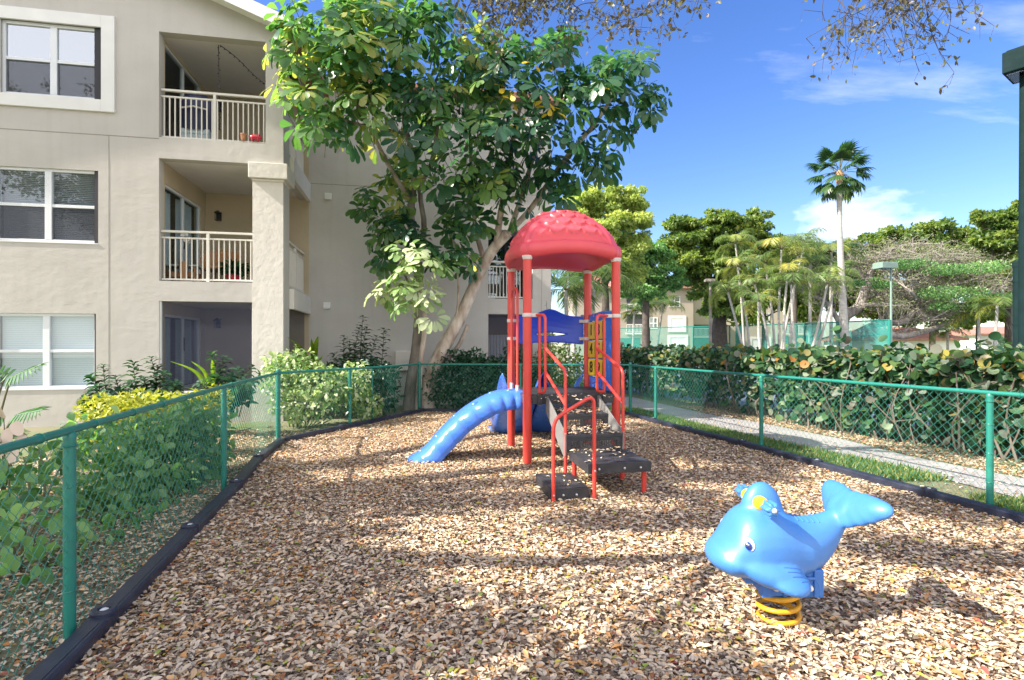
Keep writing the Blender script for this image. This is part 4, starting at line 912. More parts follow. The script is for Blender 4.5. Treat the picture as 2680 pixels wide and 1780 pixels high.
    # wall lanterns and vents
    def lantern(u, v):
        a = fz(u, v, D-.001); mb = MB(); x, z = a; mb.box(x-.055, x+.055, D-.02, D-.001, z-.1, z+.12); mb.box(x-.07, x+.07, D-.17, D-.02, z+.07, z+.085); mb.box(x-.06, x+.06, D-.16, D-.04, z-.11, z-.10)
        for dx in (-.055, .045):
            for dy in (-.16, -.05): mb.box(x+dx, x+dx+.01, D+dy, D+dy+.01, z-.10, z+.07)
        mb.add([(x-.07, D-.17, z+.085), (x+.07, D-.17, z+.085), (x+.07, D-.02, z+.085), (x-.07, D-.02, z+.085), (x, D-.09, z+.15)], [(0,1,4),(1,2,4),(2,3,4),(3,0,4)])
        mb.build('lantern', M['metal_dark'], t)
    lantern(574, 568); lantern(572, 848); lantern(578, 282)
    for u, v in ((859, 515), (856, 800)):
        x, z = fz(u, v, D); mb = MB(); mb.box(x-.085, x+.085, D-.06, D-.001, z-.085, z+.085)
        for k in range(3): mb.box(x-.07, x+.07, D-.068, D-.06, z-.065+k*.05, z-.04+k*.05)
        mb.build('wall_vent', M['white'], t, bevel=.006)
    x, z = fz(1063, 940, D); mb = MB(); mb.box(x-.28, x+.28, D-.16, D-.001, z-.3, z+.22); mb.build('meter_box', M['stucco_light'], t, bevel=.01)
    mb = MB(); mb.box(sW0-.2, sW0-.001, 0, D+9, -.1, ztop); mb.box(sW0, sR, D+9.001, D+9.2, -.1, ztop-.3); mb.build('rear_wall', M['stucco'], t)
    # ------- things standing on the balconies
    LW = lambda s, y, z: CB + E1*s + E2*y + Vector((0,0,z))
    def on(name, label, cat, s, y, z): return thing(name, label, cat, LW(s, y, z), TH)
    o = on('covered_trolley', 'tall navy fabric cover over a pale trolley on the top balcony', 'trolley', S(488), .62, zF3-.02)
    mb = MB(); P = []
    for q, hw in ((.38,.30),(.7,.295),(.98,.28),(1.1,.25),(1.17,.18),(1.2,.02)):
        P.append([(hw*max(-1, min(1, 1.25*math.cos(a)))*(1+.02*math.sin(7*a)), .24*hw/.3*math.sin(a)*(1+.06*math.sin(9*a)), q) for a in np.linspace(0, 2*math.pi, 41)[:-1]])
    mb.grid(P, closed=True); mb.build('cover', M['cover'], o, smooth=60)
    mb = MB(); mb.box(-.29, .29, -.2, .2, .06, .40)
    for k in range(3): mb.box(-.28, .28, -.215, -.2, .09+k*.1, .15+k*.1)
    mb.build('cabinet', M['pale_box'], o, bevel=.01)
    mb = MB(); mb.tube([(-.26, -.255, .80), (0, -.29, .84), (.26, -.255, .80)], .018, 8); mb.build('strap', M['rail'], o)
    for x in (-.24, .24): mb = MB(); mb.lathe((x, 0, .03), [(.03,-.02),(.03,.02)], 12, axis='x'); mb.build('caster', M['metal_dark'], o)
    a = fz(634, 368); o = on('flower_pot', 'small empty terracotta pot on the top balcony ledge beside the red pig', 'pot', a[0], .06, zF3+.066)
    mb = MB(); mb.lathe((0,0,0), [(.04,0),(.058,.11),(.064,.11),(.064,.135),(.054,.135),(.045,.03)], 20); mb.build('pot', M['terracotta'], o, smooth=40)
    a = fz(667, 370); o = on('pig_figurine', 'glossy red pig figurine on the top balcony ledge', 'figurine', a[0], .05, zF3+.066)
    mb = MB(); B = [(-.115,.015),(-.10,.04),(-.05,.056),(0,.058),(.05,.052),(.085,.04),(.12,.026),(.125,.001)]
    P = [[(x, r*math.cos(q), .075 + r*math.sin(q)) for q in np.linspace(0, 2*math.pi, 17)[:-1]] for x, r in B]; mb.grid(P, closed=True)
    for x in (-.06, .05):
        for y in (-.03, .03): mb.tube([(x, y, .06), (x, y, 0)], [.022, .016], 8)
    for y in (-.03, .03): mb.tube([(.075, y, .11), (.07, y*1.3, .145)], [.018, .004], 6)
    mb.tube([(-.11, 0, .08), (-.14, .01, .10), (-.13, .02, .085)], .006, 6); mb.build('pig', M['pot_red'], o, smooth=60)
    a = fz(607, 366); o = on('tray', 'low white tray on the top balcony floor behind the balusters', 'tray', a[0], .35, zF3-.02)
    mb = MB(); mb.box(-.3, .3, -.12, .12, .06, .08); mb.box(-.3, .3, -.13, -.12, .06, .13); mb.box(-.3, .3, .12, .13, .06, .13); mb.box(-.31, -.3, -.13, .13, .06, .13); mb.box(.3, .31, -.13, .13, .06, .13); mb.box(-.28, -.25, -.1, .1, 0, .06); mb.box(.25, .28, -.1, .1, 0, .06); mb.build('tray_body', M['white'], o, bevel=.004)
    # string lights
    for lab, pts in (('string of small dark lights hanging straight down on the top balcony', [fz(572, 108, .3), fz(573, 200, .3), fz(575, 300, .3), fz(574, 340, .3)]), ('string of small dark lights sloping to the right on the top balcony', [fz(576, 106, .3), fz(620, 152, .3), fz(665, 197, .3), fz(696, 222, .3)])):
        p3 = [(s, .3, min(z, zT3-.01)) for s, z in pts]; o = on('string_lights', lab, 'string lights', p3[0][0], p3[0][1], p3[0][2]); q = smoothpath([(p[0]-p3[0][0], 0, p[2]-p3[0][2]) for p in p3], 10); mb = MB(); mb.tube(q, .008, 5); mb.build('cable', M['metal_dark'], o)
        mb = MB()
        for k in range(1, len(q)-1): a_ = k*2.4; mb.tube([q[k], q[k] + Vector((.035*math.cos(a_), .03*math.sin(a_), -.02))], [.012, .006], 5)
        mb.build('bulb', M['metal_dark'], o)
    # second floor: rattan chair, potted plant, low table
    a = fz(572, 720, .9); o = on('rattan_chair', 'round backed brown rattan armchair on the middle balcony', 'chair', a[0], 1.05, zF2-.02)
    mb = MB(); P = [[((.36+.05*q)*math.sin(b), .30*math.cos(b)*1.0, .40+.50*q*max(.35, math.cos(b*.62))) for b in np.linspace(-1.9, 1.9, 25)] for q in np.linspace(0, 1, 8)]; mb.grid(P); mb.build('backrest', M['wicker'], o, smooth=60, solid=.03)
    mb = MB(); mb.lathe((0,0,.38), [(.001,0),(.34,0),(.36,.03),(.34,.07),(.001,.08)], 24); mb.build('seat', M['wicker'], o, smooth=50)
    for b in (.8, 2.3, 4, 5.5): mb = MB(); mb.tube([(.27*math.cos(b), .27*math.sin(b), .4), (.32*math.cos(b), .32*math.sin(b), 0)], .02, 8); mb.build('leg', M['wicker'], o)
    a = fz(612, 728, .45); o = on('potted_plant', 'leafy plant in a glossy red pot on the middle balcony', 'potted plant', a[0], .45, zF2-.02)
    mb = MB(); mb.lathe((0,0,0), [(.10,0),(.15,.2),(.16,.22),(.14,.22),(.12,.1)], 20); mb.build('pot', M['pot_red'], o, smooth=40)
    n = 150; d = rdir(n)*np.array((1,1,.5)) + np.array((0,0,.55)); leaves('foliage', d*rng.random((n,1))*.2 + np.array((0,0,.28)), d + np.array((0,0,-.4)), rng.normal(size=(n,3))*.5 + np.array((0,0,1)), .17+.08*rng.random(n), T_full(.2), rng.random(n), L_DARK, o)
    a = fz(465, 728, .6); o = on('side_table', 'low table with a pale cloth top on the middle balcony', 'table', a[0], .9, zF2-.02)
    mb = MB(); mb.box(-.3, .35, -.25, .25, .42, .46); mb.build('tabletop', M['pale_box'], o, bevel=.01)
    for x in (-.25, .3):
        for y in (-.2, .2): mb = MB(); mb.tube([(x, y, .42), (x, y, 0)], .02, 8); mb.build('leg', M['wicker'], o)
    mb = MB(); mb.box(-.26, .3, -.22, .22, .18, .30); mb.build('drawer', M['wicker'], o, bevel=.01)
    a = fz(467, 632, .3); o = on('orchid', 'small white orchid above the railing of the middle balcony', 'plant', a[0], .55, zF2-.02)
    mb = MB(); mb.tube(smoothpath([(0,0,.5),(.0,0,.8),(.04,0,1.0),(.10,-.03,1.02)]), .006, 6); mb.build('stem', M['stem'], o); mb = MB(); mb.lathe((0,0,.0), [(.06,0),(.09,.5),(.07,.5)], 14); mb.build('stand', M['wicker'], o)
    n = 22; d = rdir(n); leaves('petals', np.array((.06,-.02,1.0)) + d*.05, d, rdir(n), .075, T_round(.5), np.ones(n), M['white'], o)
apartment()
# ------------------------------------------------------------------ umbrella tree in the corner behind the fence
def palmate(name, hubs, ups, sizes, m, parent, rnd, k0=7, k1=10):
    """whorls of blunt drooping leaflets on stalks round each hub"""
    P, D, Nn, S_, Rr = [], [], [], [], []
    for h, up, sz, rr in zip(hubs, ups, sizes, rnd):
        up = Vector(up).normalized(); a = up.orthogonal().normalized(); b = up.cross(a); k = random.randint(k0, k1); ph = random.random()*6.28; open_ = random.uniform(.15, .95)
        for j in range(k):
            q = ph + 2*math.pi*j/k + random.uniform(-.12, .12); r = a*math.cos(q) + b*math.sin(q)
            d = (r + up*random.uniform(-.05, .45)*open_ + Vector((0,0,-.55+.35*random.random()))).normalized(); n = (up + r*.35 + Vector((random.gauss(0,.15), random.gauss(0,.15), 0))).normalized()
            P.append(Vector(h) + d*sz*.30); D.append(d); Nn.append(n); S_.append(sz*random.uniform(.8, 1.12)); Rr.append(min(1, max(0, rr + random.uniform(-.12, .12))))
    return leaves(name, np.array(P), np.array(D), np.array(Nn), np.array(S_), T_obov(.225, .03, .16), np.array(Rr), m, parent)
def umbrella_tree():
    base = gnd(1100, 1066); t = thing('umbrella_tree', 'large umbrella tree with pale leaning trunks behind the far fence corner', 'tree', (0,0,0))
    Yb = 13.25
    def P(u, v, Y=Yb): return at(u, v, Y)
    ends = []
    mb = MB()
    # right hand trunk leaning over the roof of the tower
    tr = limb(mb, [P(1125,1085), P(1118,1015), P(1150,930), P(1200,840), P(1245,740), P(1285,660,13.0), P(1330,610,12.8)], .19, .12, 12)
    limb(mb, [P(1180,1000,13.4), P(1160,960,13.5), P(1200,905,13.5), P(1225,850,13.4)], .06, .05, 8)
    l1 = limb(mb, [P(1330,610,12.8), P(1390,545,12.5), P(1480,415,12.0), P(1560,320,11.8), P(1610,240,11.7)], .075, .035, 8)
    l2 = limb(mb, [P(1300,640,12.9), P(1310,560,12.7), P(1330,450,12.4), P(1350,330,12.0), P(1380,210,11.8)], .09, .03, 8)
    l3 = limb(mb, [P(1270,690,13.1), P(1245,600,13.0), P(1235,480,12.6), P(1230,350,12.2), P(1220,220,12)], .07, .025, 8)
    l4 = limb(mb, [P(1340,590,12.8), P(1370,500,12.5), P(1400,400,12), P(1450,290,11.5), P(1490,180,11.3)], .07, .025, 8)
    mb.build('trunk', M['bark'], t, smooth=60)
    mb = MB()
    tl = limb(mb, [P(1068,1085,13.3), P(1078,1000,13.3), P(1092,900,13.3), P(1098,780,13.2), P(1090,660,13.0)], .17, .10, 12)
    l5 = limb(mb, [P(1090,660,13.0), P(1075,560,12.7), P(1085,440,12.4), P(1060,330,12.0), P(1040,200,11.6), P(1010,60,11.4)], .10, .03, 8)
    l6 = limb(mb, [P(1085,700,13.0), P(1110,600,12.9), P(1100,500,12.6), P(1130,420,12.2), P(1150,300,12)], .08, .03, 8)
    l7 = limb(mb, [P(1070,520,12.5), P(1010,420,11.8), P(950,300,11.2), P(880,200,10.7), P(800,140,10.3)], .06, .02, 8)
    l8 = limb(mb, [P(1060,350,12.0), P(960,330,11.4), P(880,310,10.8), P(800,280,10.4), P(760,260,10.3)], .045, .015, 7)
    l9 = limb(mb, [P(1095,800,13.2), P(1060,720,13.1), P(1020,640,13.0), P(1000,560,12.9), P(960,530,12.8)], .035, .012, 6)
    mb.build('trunk', M['bark_grey'], t, smooth=60)
    mb = MB()
    l10 = limb(mb, [P(1092,1080,13.0), P(1100,960,13.0), P(1112,850,12.9), P(1105,760,12.8), P(1090,690,12.6)], .075, .035, 9)
    limb(mb, [P(1185,900,13.2), P(1200,760,13.1), P(1185,620,13.0), P(1165,520,12.8), P(1160,430,12.6)], .03, .018, 7)
    mb.build('trunk', M['bark'], t, smooth=60)
    # leaf whorls
    B = []      # blobs in photo pixels: u, v, Y, ru, rv (px), rY (m), weight
    for u, v, Y, ru, rv, rY in ((760,95,10.2,75,110,.8),(790,240,10.2,75,95,.8),(860,330,10.4,75,70,.8),(880,120,10.4,110,120,1.1),(930,250,10.8,110,120,1.1),(1000,60,11,130,100,1.2),(1010,330,11.2,110,80,1.1),(1060,190,11.2,130,120,1.2),(1160,290,11.5,130,130,1.3),(1200,130,11.5,90,80,1.2),
        (1270,200,11.6,100,90,1.2),(1300,330,11.6,130,120,1.3),(1100,430,12,100,80,1.1),(1210,450,12,110,90,1.2),(1330,460,12,110,90,1.1),(1440,300,11.4,120,120,1.2),(1450,130,11.2,95,70,1.0),(1500,210,11.3,100,80,1.0),(1600,190,11.4,110,80,.9),(1680,170,11.5,60,50,.6),(1700,250,11.6,45,60,.6),(1600,300,11.6,90,90,.9),(1560,400,11.8,70,70,.8),(1450,430,11.9,90,80,.9),(1480,500,12,60,50,.6),(930,100,10.6,120,110,1.1),(850,30,10.4,130,60,1.1),(1130,50,11,110,70,1.1),(1250,90,11.3,70,60,.9),(980,10,10.8,120,50,1.0),(1340,140,11.3,80,55,.9),(1400,200,11.3,70,60,.9),(1330,530,12.4,60,50,.6),(1040,500,12.4,60,60,.7),(1240,560,12.6,60,50,.5)):
        B.append((u, v, Y, ru, rv, rY))
    low = [(1000,600,12.6,50,60,.5),(960,520,12.7,45,35,.4),(1010,680,12.5,50,30,.4),(1040,590,12.5,50,50,.5),(1100,640,12.4,50,40,.4),(1180,590,12.7,50,60,.5),(1210,680,12.7,50,45,.5),(1150,680,12.6,60,40,.5)]
    pale = [(1050,775,11.8,100,70,.4),(1105,715,11.8,85,60,.4),(1000,770,11.8,40,35,.3),(1120,810,11.9,50,55,.3),(1080,650,11.9,70,40,.3)]
    def hubs(bl, n):
        H_, U_, S_ = [], [], []
        w = np.array([b[3]*b[4] for b in bl], float); idx = rng.choice(len(bl), n, p=w/w.sum())
        for i in idx:
            u, v, Y, ru, rv, rY = bl[i]; d = np.array(rdir(1)[0]); r = random.random()**.45
            y = Y + d[1]*r*rY; p = at(u + d[0]*r*ru, v - d[2]*r*rv, y)
            H_.append(p); up = Vector((d[0]*.8, d[1]*.6 - .15, .55 + d[2]*.5)) + Vector((random.gauss(0,.25), random.gauss(0,.25), 0)); U_.append(up); S_.append(random.uniform(.19, .40))
        return H_, U_, S_
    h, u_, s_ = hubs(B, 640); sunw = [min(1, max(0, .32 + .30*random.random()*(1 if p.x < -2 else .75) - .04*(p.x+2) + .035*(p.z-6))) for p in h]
    sunw = [min(1, random.random()**1.3 + (.28 if p.x < -2.2 else 0))*(.62 if p.x > .2 else 1) for p in h]  # leaf colour carries sun and shade: lighter whorls at left, darker at right
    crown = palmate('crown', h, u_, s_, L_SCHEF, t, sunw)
    # leaf stalks
    mb = MB()
    for p, up in zip(h[::3], u_[::3]):
        up = Vector(up).normalized(); q = p - up*.35 - Vector((0,0,.18)) + Vector((0, .25, 0)); mb.tube([p, q], [.006, .009], 4, cap=False)
    mb.build('leaf_stalks', M['stem'], crown)['kind'] = 'stuff'
    h, u_, s_ = hubs(low, 85); palmate('lower_leaves', h, u_, [s*.85 for s in s_], L_SCHEF, t, [random.random()*.8 for _ in h])
    h, u_, s_ = hubs(pale, 40); palmate('young_leaves', h, u_, [s*.85 for s in s_], L_VAR, t, [.3 + .6*random.random() for _ in h])
    yl = [(1325,230,11.0),(1335,240,11.0),(1345,262,11.1),(1440,280,11.0),(1450,290,11.0),(1430,262,11.1),(1400,165,11.0),(1440,168,11.0),(1340,320,11.1),(1348,322,11.2),(1560,236,11.1),(1240,690,12.3)]
    h = [at(*q) for q in yl]; palmate('yellow_leaves', h, [Vector((random.gauss(0,.4), -.6, .6)) for _ in h], [.24]*len(h), L_YEL, t, [random.random() for _ in h], 3, 5)
umbrella_tree()
# ------------------------------------------------------------------ shrubs between the fence and the building
def shrub(name, label, cat, base, blobs, n, size, tmpl, m, stems=7, droop=.3, shell=.35, stem_m=None, group=None, flat=.5):
    t = thing(name, label, cat, base, group=group); b0 = Vector(base)
    bl = [(b[0]-b0.x, b[1]-b0.y, b[2]-b0.z, *b[3:]) for b in blobs]
    foliage('foliage', bl, n, size, tmpl, m, t, droop, shell, flat)
    mb = MB()
    for k in range(stems):
        b = bl[k % len(bl)]; e = Vector((b[0] + random.uniform(-.5, .5)*b[3], b[1] + random.uniform(-.5, .5)*b[4], b[2] + random.uniform(.0, .6)*b[5])); s = Vector((e.x*.25 + random.gauss(0, .05), e.y*.25 + random.gauss(0, .05), -.02))
        limb(mb, [s, (s+e)/2 + Vector((random.gauss(0,.04), random.gauss(0,.04), .05)), e], .014, .005, 5, 3)
    mb.build('stems', stem_m or M['stem'], t)
    return t
def px(u, v, Y, ru, rv, rY): p = at(u, v, Y); return (p.x, p.y, p.z, ru/F*Y, rY, rv/F*Y)
def sprays(name, label, cat, base, tips, size, m, n=26, tmpl=None, leaf_gap=None):
    """upright stems, each with leaves in opposite rows"""
    t = thing(name, label, cat, base); b0 = Vector(base); P, D, Nn, S_, R_ = [], [], [], [], []; mb = MB()
    for tip in tips:
        e = Vector(tip) - b0; s = Vector((e.x*.35 + random.gauss(0,.06), e.y*.3, 0)); q = limb(mb, [s, s.lerp(e, .5) + Vector((random.gauss(0,.05), random.gauss(0,.05), .08)), e], .012, .004, 5, 8)
        for k in range(n):
            f = (.30 + .70*k/(n-1))*(len(q)-1); i = min(int(f), len(q)-2); p = q[i].lerp(q[i+1], f-i); a = k*2.4
            tn = (q[i+1]-q[i]).normalized(); o = tn.orthogonal().normalized(); w = tn.cross(o); r = o*math.cos(a) + w*math.sin(a)
            P.append(p); D.append(r + tn*.5 + Vector((0,0,-.15))); Nn.append(tn + r*-.3); S_.append(size*(.6+.5*random.random())*(1.1-.5*k/n)); R_.append(random.random())
    mb.build('stems', M['stem'], t)
    leaves('foliage', np.array(P), np.array([tuple(d) for d in D]), np.array([tuple(d) for d in Nn]), np.array(S_), tmpl or T_full(.24, .05, .25), np.array(R_), m, t); return t
def garden():
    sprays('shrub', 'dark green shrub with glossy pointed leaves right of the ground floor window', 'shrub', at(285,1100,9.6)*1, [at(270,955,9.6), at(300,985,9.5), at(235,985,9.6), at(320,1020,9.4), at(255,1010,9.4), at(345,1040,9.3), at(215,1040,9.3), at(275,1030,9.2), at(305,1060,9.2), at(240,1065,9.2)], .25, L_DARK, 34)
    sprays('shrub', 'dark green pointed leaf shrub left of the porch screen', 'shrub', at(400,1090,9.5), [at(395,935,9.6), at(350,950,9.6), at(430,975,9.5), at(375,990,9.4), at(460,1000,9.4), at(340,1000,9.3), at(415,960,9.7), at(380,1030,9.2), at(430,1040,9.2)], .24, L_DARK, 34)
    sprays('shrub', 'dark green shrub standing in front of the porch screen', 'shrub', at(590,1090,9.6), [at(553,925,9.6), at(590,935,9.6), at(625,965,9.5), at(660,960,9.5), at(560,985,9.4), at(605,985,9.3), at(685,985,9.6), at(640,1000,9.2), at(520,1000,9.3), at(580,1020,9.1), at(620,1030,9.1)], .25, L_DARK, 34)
    b = at(330,1180,7.6); b.z = 0
    shrub('golden_shrub', 'bright yellow leafed shrub behind the left fence', 'shrub', b, [px(280,1075,7.6,60,45,.45), px(360,1060,7.6,60,40,.45), px(430,1060,7.7,50,35,.4), px(250,1130,7.4,45,50,.4), px(330,1110,7.5,70,50,.5), px(510,1060,7.8,45,35,.4), px(560,1050,8.0,35,40,.35)], 3300, .075, T_rhomb(.28, .08, .2), L_GOLD, 14)
    b = at(400,1250,6.0); b.z = 0
    shrub('leafy_bush', 'large bush of mid green heart shaped leaves pressed against the left fence', 'bush', b, [px(330,1150,5.9,90,70,.5), px(430,1130,6.2,90,75,.5), px(520,1110,6.6,65,80,.45), px(300,1260,5.4,100,80,.5), px(400,1260,5.7,110,100,.6), px(500,1210,6.3,80,90,.5), px(560,1150,6.7,40,80,.35), px(250,1330,5.0,70,60,.4), px(380,1370,5.0,60,50,.4), px(220,1160,5.9,50,80,.4)], 2900, .10, T_full(.33, .05, .2), L_MID, 22, .45, .3)
    b = at(60,1300,4.0); b.z = 0
    shrub('ground_creeper', 'trailing green creeper among fallen leaves at the bottom left outside the fence', 'creeper', b, [px(60,1230,4.6,90,60,.5), px(120,1190,4.8,60,60,.4), px(50,1400,3.5,90,60,.4), px(100,1480,3.4,60,40,.3), px(250,1400,4.3,60,40,.4), px(20,1300,4.0,80,60,.4)], 330, .11, T_full(.33, .05, .2), L_MID, 12, .3, .2)
    b = at(780,1120,10.4); b.z = 0
    shrub('variegated_bush', 'cream and green variegated bush behind the back left fence panel', 'bush', b, [px(770,960,10.6,70,45,.5), px(740,1000,10.4,55,50,.5), px(830,1000,10.5,60,50,.5), px(880,1020,10.5,55,50,.5), px(800,1060,10.3,90,45,.5), px(720,950,10.6,30,30,.3), px(930,1000,11.0,40,60,.4), px(960,1060,11,40,40,.3)], 2600, .10, T_full(.28, .05, .25), L_VAR, 16, .35, .35)
    sprays('shrub', 'pale feathery leafed sprays rising above the variegated bush', 'shrub', at(755,1060,10.7), [at(752,915,10.7), at(735,930,10.7), at(790,930,10.6), at(775,905,10.8), at(720,955,10.5)], .12, L_VAR, 34, T_full(.26, .05, .1))
    sprays('shrub', 'tall dark green shrub against the recessed wall', 'shrub', at(930,1060,12.3), [at(950,828,12.3), at(985,880,12.2), at(1005,860,12.3), at(915,895,12.2), at(870,925,12.1), at(900,880,12.4), at(960,900,12.0), at(930,930,12.0), at(985,940,12.0), at(865,960,12), at(940,860,12.3), at(960,860,12.2), at(905,930,12), at(930,900,12.1)], .27, L_DARK, 34, T_full(.30, .04, .25))
    # long dark hedge at the foot of the recessed wall
    b = at(1230,1075,13.2); b.z = 0
    bl = [px(u, 1000+8*math.sin(u), 13.15, 75, 62, .35) for u in range(1170, 1400, 45)] + [px(u, 950+14*math.sin(u*.7), 13.2, 45, 28, .3) for u in range(1190, 1330, 35)] + [px(1345,930,13.1,28,40,.25), px(1240,935,13.2,30,20,.25)]
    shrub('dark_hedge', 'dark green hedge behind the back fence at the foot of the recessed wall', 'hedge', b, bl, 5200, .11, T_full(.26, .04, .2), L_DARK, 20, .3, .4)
    b = at(980,1040,11.8); b.z = 0
    shrub('dark_bush', 'low dark bush behind the two thin fence posts', 'bush', b, [px(900,970,11.9,50,30,.3), px(960,975,12,60,35,.4), px(1010,990,12.2,40,40,.3), px(860,985,11.8,40,30,.3), px(920,1030,11.6,70,50,.4), px(1000,1040,12.3,50,40,.3)], 1700, .11, T_full(.26, .04, .2), L_DARK, 12)
    b = at(1450,1060,13.9); b.z = 0
    shrub('twiggy_bush', 'grey green twiggy bush seen below the blue hood of the tower', 'bush', b, [px(1420,960,13.9,60,50,.5), px(1480,950,14.2,60,55,.5), px(1520,990,14,50,60,.4), px(1400,1010,13.7,60,50,.4), px(1470,1020,13.8,70,40,.4), px(1435,900,14.4,22,50,.3)], 2300, .09, T_full(.3, .04, .2), L_BROAD, 40, .2, .3, M['bark_grey'])
    sprays('shrub', 'thin dark shrub rising beside the corner of the recessed wall', 'shrub', at(1433,1000,14.6), [at(1430,790,14.6), at(1442,800,14.5), at(1450,830,14.5), at(1420,830,14.6)], .10, L_DARK, 26)
    # strap leaved plants
    def straps(label, base, tips, w, m=L_STRAP):
        t = thing('strap_plant', label, 'plant', base); mb = MB()
        for tip, ww in tips:
            e = Vector(tip) - Vector(base); q = smoothpath([Vector((0,0,0)), Vector((e.x*.3, e.y*.3, max(e.z, .2)*.75)), e], 8); n = len(q); side = Vector((1, .3, 0)).normalized(); V = []
            for i, p in enumerate(q):
                hw = w*ww*math.sin(math.pi*min(.97, .12 + .88*i/(n-1)))**.8; V.append([p - side*hw, p + Vector((0,.015,-.01)), p + side*hw])
            mb.grid(V)
        o = mb.build('foliage', m, t); a = o.data.attributes.new('rnd', 'FLOAT', 'POINT'); a.data.foreach_set('value', np.clip(.5 + .3*rng.normal(size=len(o.data.vertices)), 0, 1).astype(np.float32))
    straps('bright green plant with upright sword leaves left of the tall dark shrub', gnd(820,1075), [(at(832,880,11.6), 1), (at(815,885,11.7), .7), (at(752,882,11.5), .6), (at(790,930,11.6), .5), (at(845,930,11.6), .6)], .07)
    straps('plant with long arching strap leaves in front of the porch screen', gnd(560,1120), [(at(445,945,9.9), 1), (at(500,945,10.0), .8), (at(555,940,10.1), .9), (at(590,1000,9.8), .7), (at(470,1010,9.8), .7)], .05)
    # philodendron with deeply cut leaves at the far left
    def cutleaf(mb, c, d, up, sz):
        d = Vector(d).normalized(); up = Vector(up); s = d.cross(up).normalized(); up = s.cross(d); c = Vector(c)
        mb.grid([[c + d*x*sz - s*.03*sz, c + d*x*sz + up*.012*sz, c + d*x*sz + s*.03*sz] for x in np.linspace(-.1, .95, 8)])
        for sg in (-1, 1):
            for k in range(9):
                x = -.15 + .115*k; ln = (.50 - .035*abs(k-3))*sz*(1 if k < 8 else .6); dr = (d*(.15 + .09*k) + s*sg).normalized(); p = c + d*x*sz; w_ = d*.040*sz
                mb.add([p - w_, p + w_, p + dr*ln*.65 + w_*.9 - up*.05*sz, p + dr*ln - up*.12*sz, p + dr*ln*.65 - w_*.9 - up*.05*sz], [(0,1,2,3,4)])
    b = gnd(-40,1260); t = thing('philodendron', 'philodendron with large deeply cut leaves on long stalks at the left edge', 'plant', (0,0,0)); mb = MB(); ms = MB()
    for c, d, sz in ((at(35,985,6.3), (.9,-.1,.35), .42), (at(10,975,6.5), (-.7,-.2,.2), .40), (at(50,1085,6.0), (.8,-.2,.15), .38), (at(-10,1090,5.9), (-.5,-.5,.1), .4), (at(20,1130,5.6), (.6,-.5,-.1), .34), (at(60,1160,5.4), (.5,-.6,.0), .3)):
        cutleaf(mb, c, d, (random.gauss(0,.2), -.55, .8), sz); limb(ms, [b, b.lerp(c, .6) + Vector((0,0,.12)), c - Vector(d).normalized()*.03], .014, .009, 6)
    o = mb.build('foliage', L_MID, t, solid=.004); a = o.data.attributes.new('rnd', 'FLOAT', 'POINT'); a.data.foreach_set('value', np.clip(.42 + .2*rng.normal(size=len(o.data.vertices)), 0, 1).astype(np.float32)); ms.build('stems', M['stem'], t)
    b = gnd(0,1330); t = thing('dry_leaf_plant', 'plant with pale dry oval leaves at the left edge above the fence rail', 'plant', b); P = [at(20,1120,4.6), at(35,1105,4.6), at(15,1160,4.5), at(35,1165,4.5), at(2,1150,4.5), at(10,1095,4.6), at(48,1140,4.6)]; D = [(.3,-.3,-.7), (.5,-.2,-.4), (-.3,-.3,-.8), (.3,-.3,-.8), (-.6,-.3,-.5), (.2,-.4,.5), (.6,-.3,-.3)]
    leaves('foliage', np.array([tuple(p - Vector(b)) for p in P]), np.array(D), np.tile((.1,-1,.3), (7,1)), .17, T_round(.3), np.full(7, .5), mat('dry_oval_leaf', (.62,.50,.40), .7), t)
    mb = MB()
    for p in P: limb(mb, [Vector((0,0,0)), (p-Vector(b))*.6 + Vector((.02,0,.05)), p-Vector(b)], .007, .003, 5)
    mb.build('stems', M['stem'], t)
garden()
